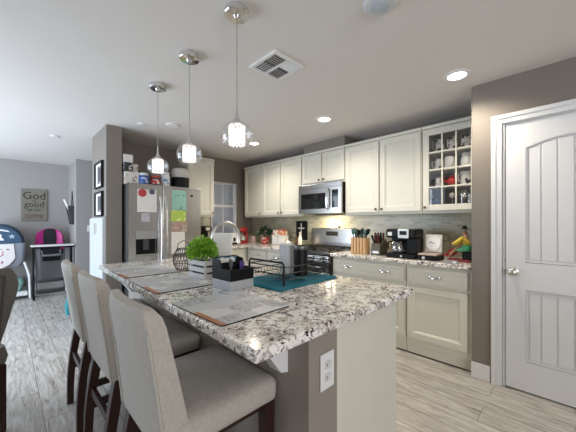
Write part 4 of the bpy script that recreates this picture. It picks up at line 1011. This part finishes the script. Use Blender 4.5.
# black wall pocket on return wall
t = thing('wall_pocket', 'black mesh wall pocket stuffed with papers on the hall return', 'wall pocket', (.889, 6.55, 1.24), RW)
m = M(); m.prism([(0, 0), (-.03, .02), (-.085, .34), (0, .34)], 'x', -.16, .16); m.build('pocket', mat('mesh_black', (.035, .035, .035), .7, var=.5, scale=120), t)
m = M(); m.tube([(-.10, -.004, .34), (0, -.01, .62), (.10, -.004, .34)], .006, 6); m.build('hanger', BLACK, t)
for k, (y, a, m_, lab) in enumerate(((.03, .35, PAPER, 'rolled white paper leaning out of the wall pocket'), (-.05, .15, BLACK, 'black umbrella handle sticking out of the wall pocket'))):
    m = M(); m.cyl((y, -.05, .26), (y, -.06-.10*a*2, .40+.06*(k == 0)), .018); tag(m.build('paper_roll' if k == 0 else 'umbrella', m_, loc=(.889, 6.55, 1.24), rot=RW), lab, 'paper roll' if k == 0 else 'umbrella')
# wooden sign
t = thing('wall_sign', 'weathered wooden sign with dark lettering on the hall wall', 'sign', (.205, 7.048, 1.31)); SWd, SHt = .36, .58
SG = mat('weathered_wood', (.20, .185, .15), .8, var=.25, scale=12, stretch=(1, 1, 12))
m = M()
for k in range(5): m.box(0, SWd, -.028, -.004, k*SHt/5+.001, (k+1)*SHt/5-.001)
m.box(.03, .06, -.004, -.0, .03, SHt-.03); m.box(SWd-.06, SWd-.03, -.004, 0, .03, SHt-.03); m.build('board', SG, t, bevel=.002)
INK = mat('sign_ink', (.025, .022, .02), .8)
for body_, z, sz, sx in (('God', .455, .19, .95), ('is', .365, .08, 1), ('good', .30, .15, .9), ('all the', .20, .07, 1.1), ('time', .095, .15, .95)):
    text_mesh('lettering', body_, sz, INK if body_ != 'time' else mat('rust_ink', (.16, .08, .055), .8), t, (SWd/2, -.0295, z), (PI/2, 0, 0), .001, 'CENTER', sx)
# folding table
t = thing('folding_table', 'narrow white topped table with black legs in front of the high chair', 'table', (.30, 6.22, 0))
TW = .57
M().box(0, TW, 0, .22, .875, .90).build('tabletop', WHITEP, t, bevel=.004)
M().box(.01, TW-.01, .01, .21, .845, .8745).build('apron', BLACK, t)
for x in (.02, TW-.05):
    m = M(); m.prism([(.01, 0), (.04, 0), (.12, .845), (.09, .845)], 'x', x, x+.03); m.build('leg', BLACK, t); m = M(); m.prism([(.21, 0), (.18, 0), (.10, .80), (.13, .80)], 'x', x+.004, x+.034); m.build('leg', BLACK, t)
m = M(); m.box(TW-.12, TW-.055, .10, .108, .60, .845); m.build('side_gusset', mat('grey_mesh', (.16, .16, .17), .7), t)
m = M(); m.box(.055, .12, .10, .108, .30, .845); m.build('side_gusset', mat('grey_mesh', (.16, .16, .17), .7), t)
# high chair behind
t = thing('high_chair', 'pink and black baby high chair against the hall wall', 'high chair', (.585, 6.86, 0)); t.scale = (.88, 1, 1)
PK = mat('pink_vinyl', (.62, .03, .28), .4)
m = M(); S = []
for k in range(9):
    f = k/8; z = .84+.33*f; hw = .225*math.sqrt(max(.02, 1-max(0, (f-.45)/.56)**2.4)); S.append([(-hw, -.05+.02*f, z), (-hw*.8, .02, z), (0, .06, z), (hw*.8, .02, z), (hw, -.05+.02*f, z), (hw*.9, -.08+.02*f, z), (0, .0+.02*f, z), (-hw*.9, -.08+.02*f, z)])
m.loft(S); m.build('seat_shell', PK, t, smooth=True, angle=60)
m = M(); S = []
for k in range(7):
    f = k/6; z = .82+.34*f; S.append(rrect(0, -.045+.02*f, .085+.02*math.sin(PI*f), .03, .02, z))
m.loft(S); m.build('cushion', mat('black_fabric', (.02, .02, .025), .8), t, smooth=True)
for s_ in (-1, 1): m = M(); m.loft([rrect(s_*.20, -.12, .04, .09, .03, .80), rrect(s_*.20, -.12, .045, .10, .03, .85), rrect(s_*.19, -.10, .035, .08, .03, .89)]); m.build('armrest', PK, t, smooth=True)
m = M(); m.loft([rrect(0, -.10, .20, .13, .04, .72), rrect(0, -.10, .22, .14, .05, .80)]); m.build('seat', mat('black_fabric', (.02, .02, .025), .8), t, smooth=True)
m = M(); m.prism([(-.24, .72), (-.21, .72), (-.27, .28), (-.30, .28)], 'x', -.22, .22); m.build('leg_panel', mat('grey_panel', (.13, .13, .135), .5), t, bevel=.01)
m = M(); m.box(-.14, .14, -.31, -.255, .60, .67); m.build('foot_pad', BLACK, t, bevel=.012)
for s_ in (-1, 1):
    m = M(); m.tube([(s_*.24, -.26, .02), (s_*.245, -.22, .30), (s_*.22, -.10, .80)], .013, 8); m.build('leg', mat('pale_tube', (.55, .55, .55), .3, .4), t, smooth=True)
    m = M(); m.tube([(s_*.24, .12, .02), (s_*.225, .05, .40), (s_*.21, -.06, .78)], .013, 8); m.build('leg', mat('grey_tube', (.10, .10, .10), .3, .4), t, smooth=True)
m = M(); m.tube([(-.24, -.26, .02), (-.20, -.30, .014), (.20, -.30, .014), (.24, -.26, .02)], .013, 8); m.build('base_bar', mat('pale_tube', (.55, .55, .55), .3, .4), t, smooth=True)
m = M(); m.box(-.21, .21, -.30, -.02, .10, .22); m.build('storage_basket', mat('grey_basket', (.30, .30, .29), .8), t, bevel=.02)
m = M(); m.tube([(-.15, -.27, .78), (-.13, -.33, .70), (.13, -.33, .70), (.15, -.27, .78)], .008, 6); m.build('crotch_bar', mat('pale_tube', (.5, .5, .5)), t, smooth=True)
# bassinet
t = thing('bassinet', 'navy canopied bassinet with floral side and mint basket below', 'bassinet', (-.07, 6.70, 0))
NV = mat('navy_fabric', (.04, .085, .15), .8, var=.1)
m = M(); S = []
for k in range(11):
    a = PI*k/10; S.append((math.cos(a), math.sin(a)))
rings = []
for y, sc in ((-.25, .86), (-.12, 1.0), (.10, 1.0), (.22, .93)):
    rings.append([(.31*c_*sc, y, .94+.32*s_*sc) for c_, s_ in S])
m.loft(rings); m.build('canopy', NV, t, smooth=True, angle=50)
cn = [o for o in bpy.data.objects if o.name.startswith('canopy') and o.parent == t][0]
star = [((.045 if k % 2 == 0 else .02)*math.sin(2*PI*k/10), (.045 if k % 2 == 0 else .02)*math.cos(2*PI*k/10)) for k in range(10)]
m = M(); m.prism([(p[0]+.15, p[1]+1.05) for p in star], 'y', -.255, -.251); m.build('star_print', mat('pale_blue_print', (.35, .48, .58), .8), cn)
m = M(); m.prism([(-.03, .99), (.06, .99), (.05, 1.02), (.035, 1.03), (.03, 1.09), (.0, 1.09), (-.005, 1.03), (-.02, 1.02)], 'y', -.255, -.251); m.build('print', WHITEP, cn)
m = M(); m.prism([(-.15, 1.14), (0, 1.175), (.10, 1.15), (.13, 1.12), (0, 1.15), (-.15, 1.115)], 'y', -.2585, -.251); m.build('trim_band', WHITEP, cn)
m = M(); m.loft([rrect(0, 0, .25, .23, .05, .56), rrect(0, 0, .31, .27, .06, .66), rrect(0, 0, .32, .28, .06, .94)]); m.build('cot_body', mat('grey_knit', (.26, .28, .33), .9, var=.15, scale=120), t, smooth=True)
m = M(); m.prism([(-.31, .93), (.17, .93), (.19, .70), (.12, .60), (.0, .53), (-.28, .55)], 'y', -.292, -.282); m.build('blanket', mat_print('floral', (.72, .68, .68), (.55, .20, .24), 26, .62, .9, extra=(.10, .14, .2)), t)
for s_ in (-1, 1):
    m = M(); m.tube([(s_*.30, -.24, .62), (s_*.36, -.26, .40), (s_*.37, -.27, .02)], .016, 8); m.tube([(s_*.30, .24, .62), (s_*.36, .26, .40), (s_*.37, .25, .02)], .016, 8)
    m.tube([(s_*.37, -.27, .02), (s_*.37, .25, .02)], .016, 8)
    m.build('leg_frame', WHITEP, t, smooth=True)
m = M(); m.box(-.34, .34, -.25, .24, .06, .13); m.build('shelf', WHITEP, t, bevel=.01)
m = M(); m.loft([rrect(0, 0, .25, .18, .05, .135), rrect(0, 0, .30, .22, .08, .26), rrect(0, 0, .28, .20, .08, .33)]); m.build('basket', mat('mint_fabric', (.30, .55, .50), .9), t, smooth=True)
# teal bag on the floor
t = thing('tote_bag', 'small teal bag on the floor behind the farthest stool', 'bag', (.68, 4.95, 0)); t.scale = (.8, .8, .9)
m = M(); m.loft([rrect(0, 0, .10, .07, .03, 0), rrect(0, 0, .12, .08, .04, .12), rrect(0, 0, .09, .05, .03, .27), rrect(0, 0, .08, .02, .01, .31)]); m.build('bag_body', mat('teal_bag', (.02, .22, .25), .7), t, smooth=True)
m = M(); m.tube([(-.05, 0, .30), (-.04, 0, .37), (0, 0, .40), (.04, 0, .37), (.05, 0, .30)], .006, 6); m.build('handle', mat('dark_strap', (.05, .05, .06), .7), t, smooth=True)
# dining chair at left edge
DT = mat('brown_grey_upholstery', (.115, .10, .088), .75, var=.15, scale=60, bump=.4)
t = thing('dining_chair', 'taupe upholstered dining chair cut by the left edge of view', 'dining chair', (-.285, 2.62, 0), .35)
m = M(); S = []
for k in range(12):
    f = k/11; z = .42+.585*f; hw = .16+.09*min(1, f*1.3)**.8 
    if f > .8: hw -= .05*((f-.8)/.2)**2.2
    hw -= 0
    y0 = -.25-.12*f; th = .085-.02*f
    if k == 11: th *= .5
    S.append(rrect(0, y0+th/2, hw, th/2+.0, .03 if k < 11 else .015, z))
m.loft(S); b = m.build('backrest', DT, t, smooth=True, angle=60)
m = M()
pp = []
for k in range(11):
    f = k/10; z = .46+.50*f; pp.append((.17, -.25-.12*(z-.42)/.585-.004, z))
m.tube(pp, .006, 6); m.tube([(-p[0], p[1], p[2]) for p in pp], .006, 6); m.tube([(-.17, pp[-1][1], .96), (0, pp[-1][1]-.002, .975), (.17, pp[-1][1], .96)], .006, 6); m.build('welt', mat('welt_dark', (.06, .052, .045), .7), b)
m = M(); m.loft([rrect(0, .03, .24, .25, .04, .40), rrect(0, .03, .25, .26, .05, .44), rrect(0, .03, .24, .25, .06, .50)]); m.build('seat', DT, t, smooth=True)
for x in (-.20, .20):
    for y, y2 in ((-.22, -.25), (.24, .24)):
        m = M(); m.loft([[(x-.014, y2-.014, 0), (x+.014, y2-.014, 0), (x+.014, y2+.014, 0), (x-.014, y2+.014, 0)], [(x-.022, y-.022, .40), (x+.022, y-.022, .40), (x+.022, y+.022, .40), (x-.022, y+.022, .40)]]); m.build('leg', ESPR, t)
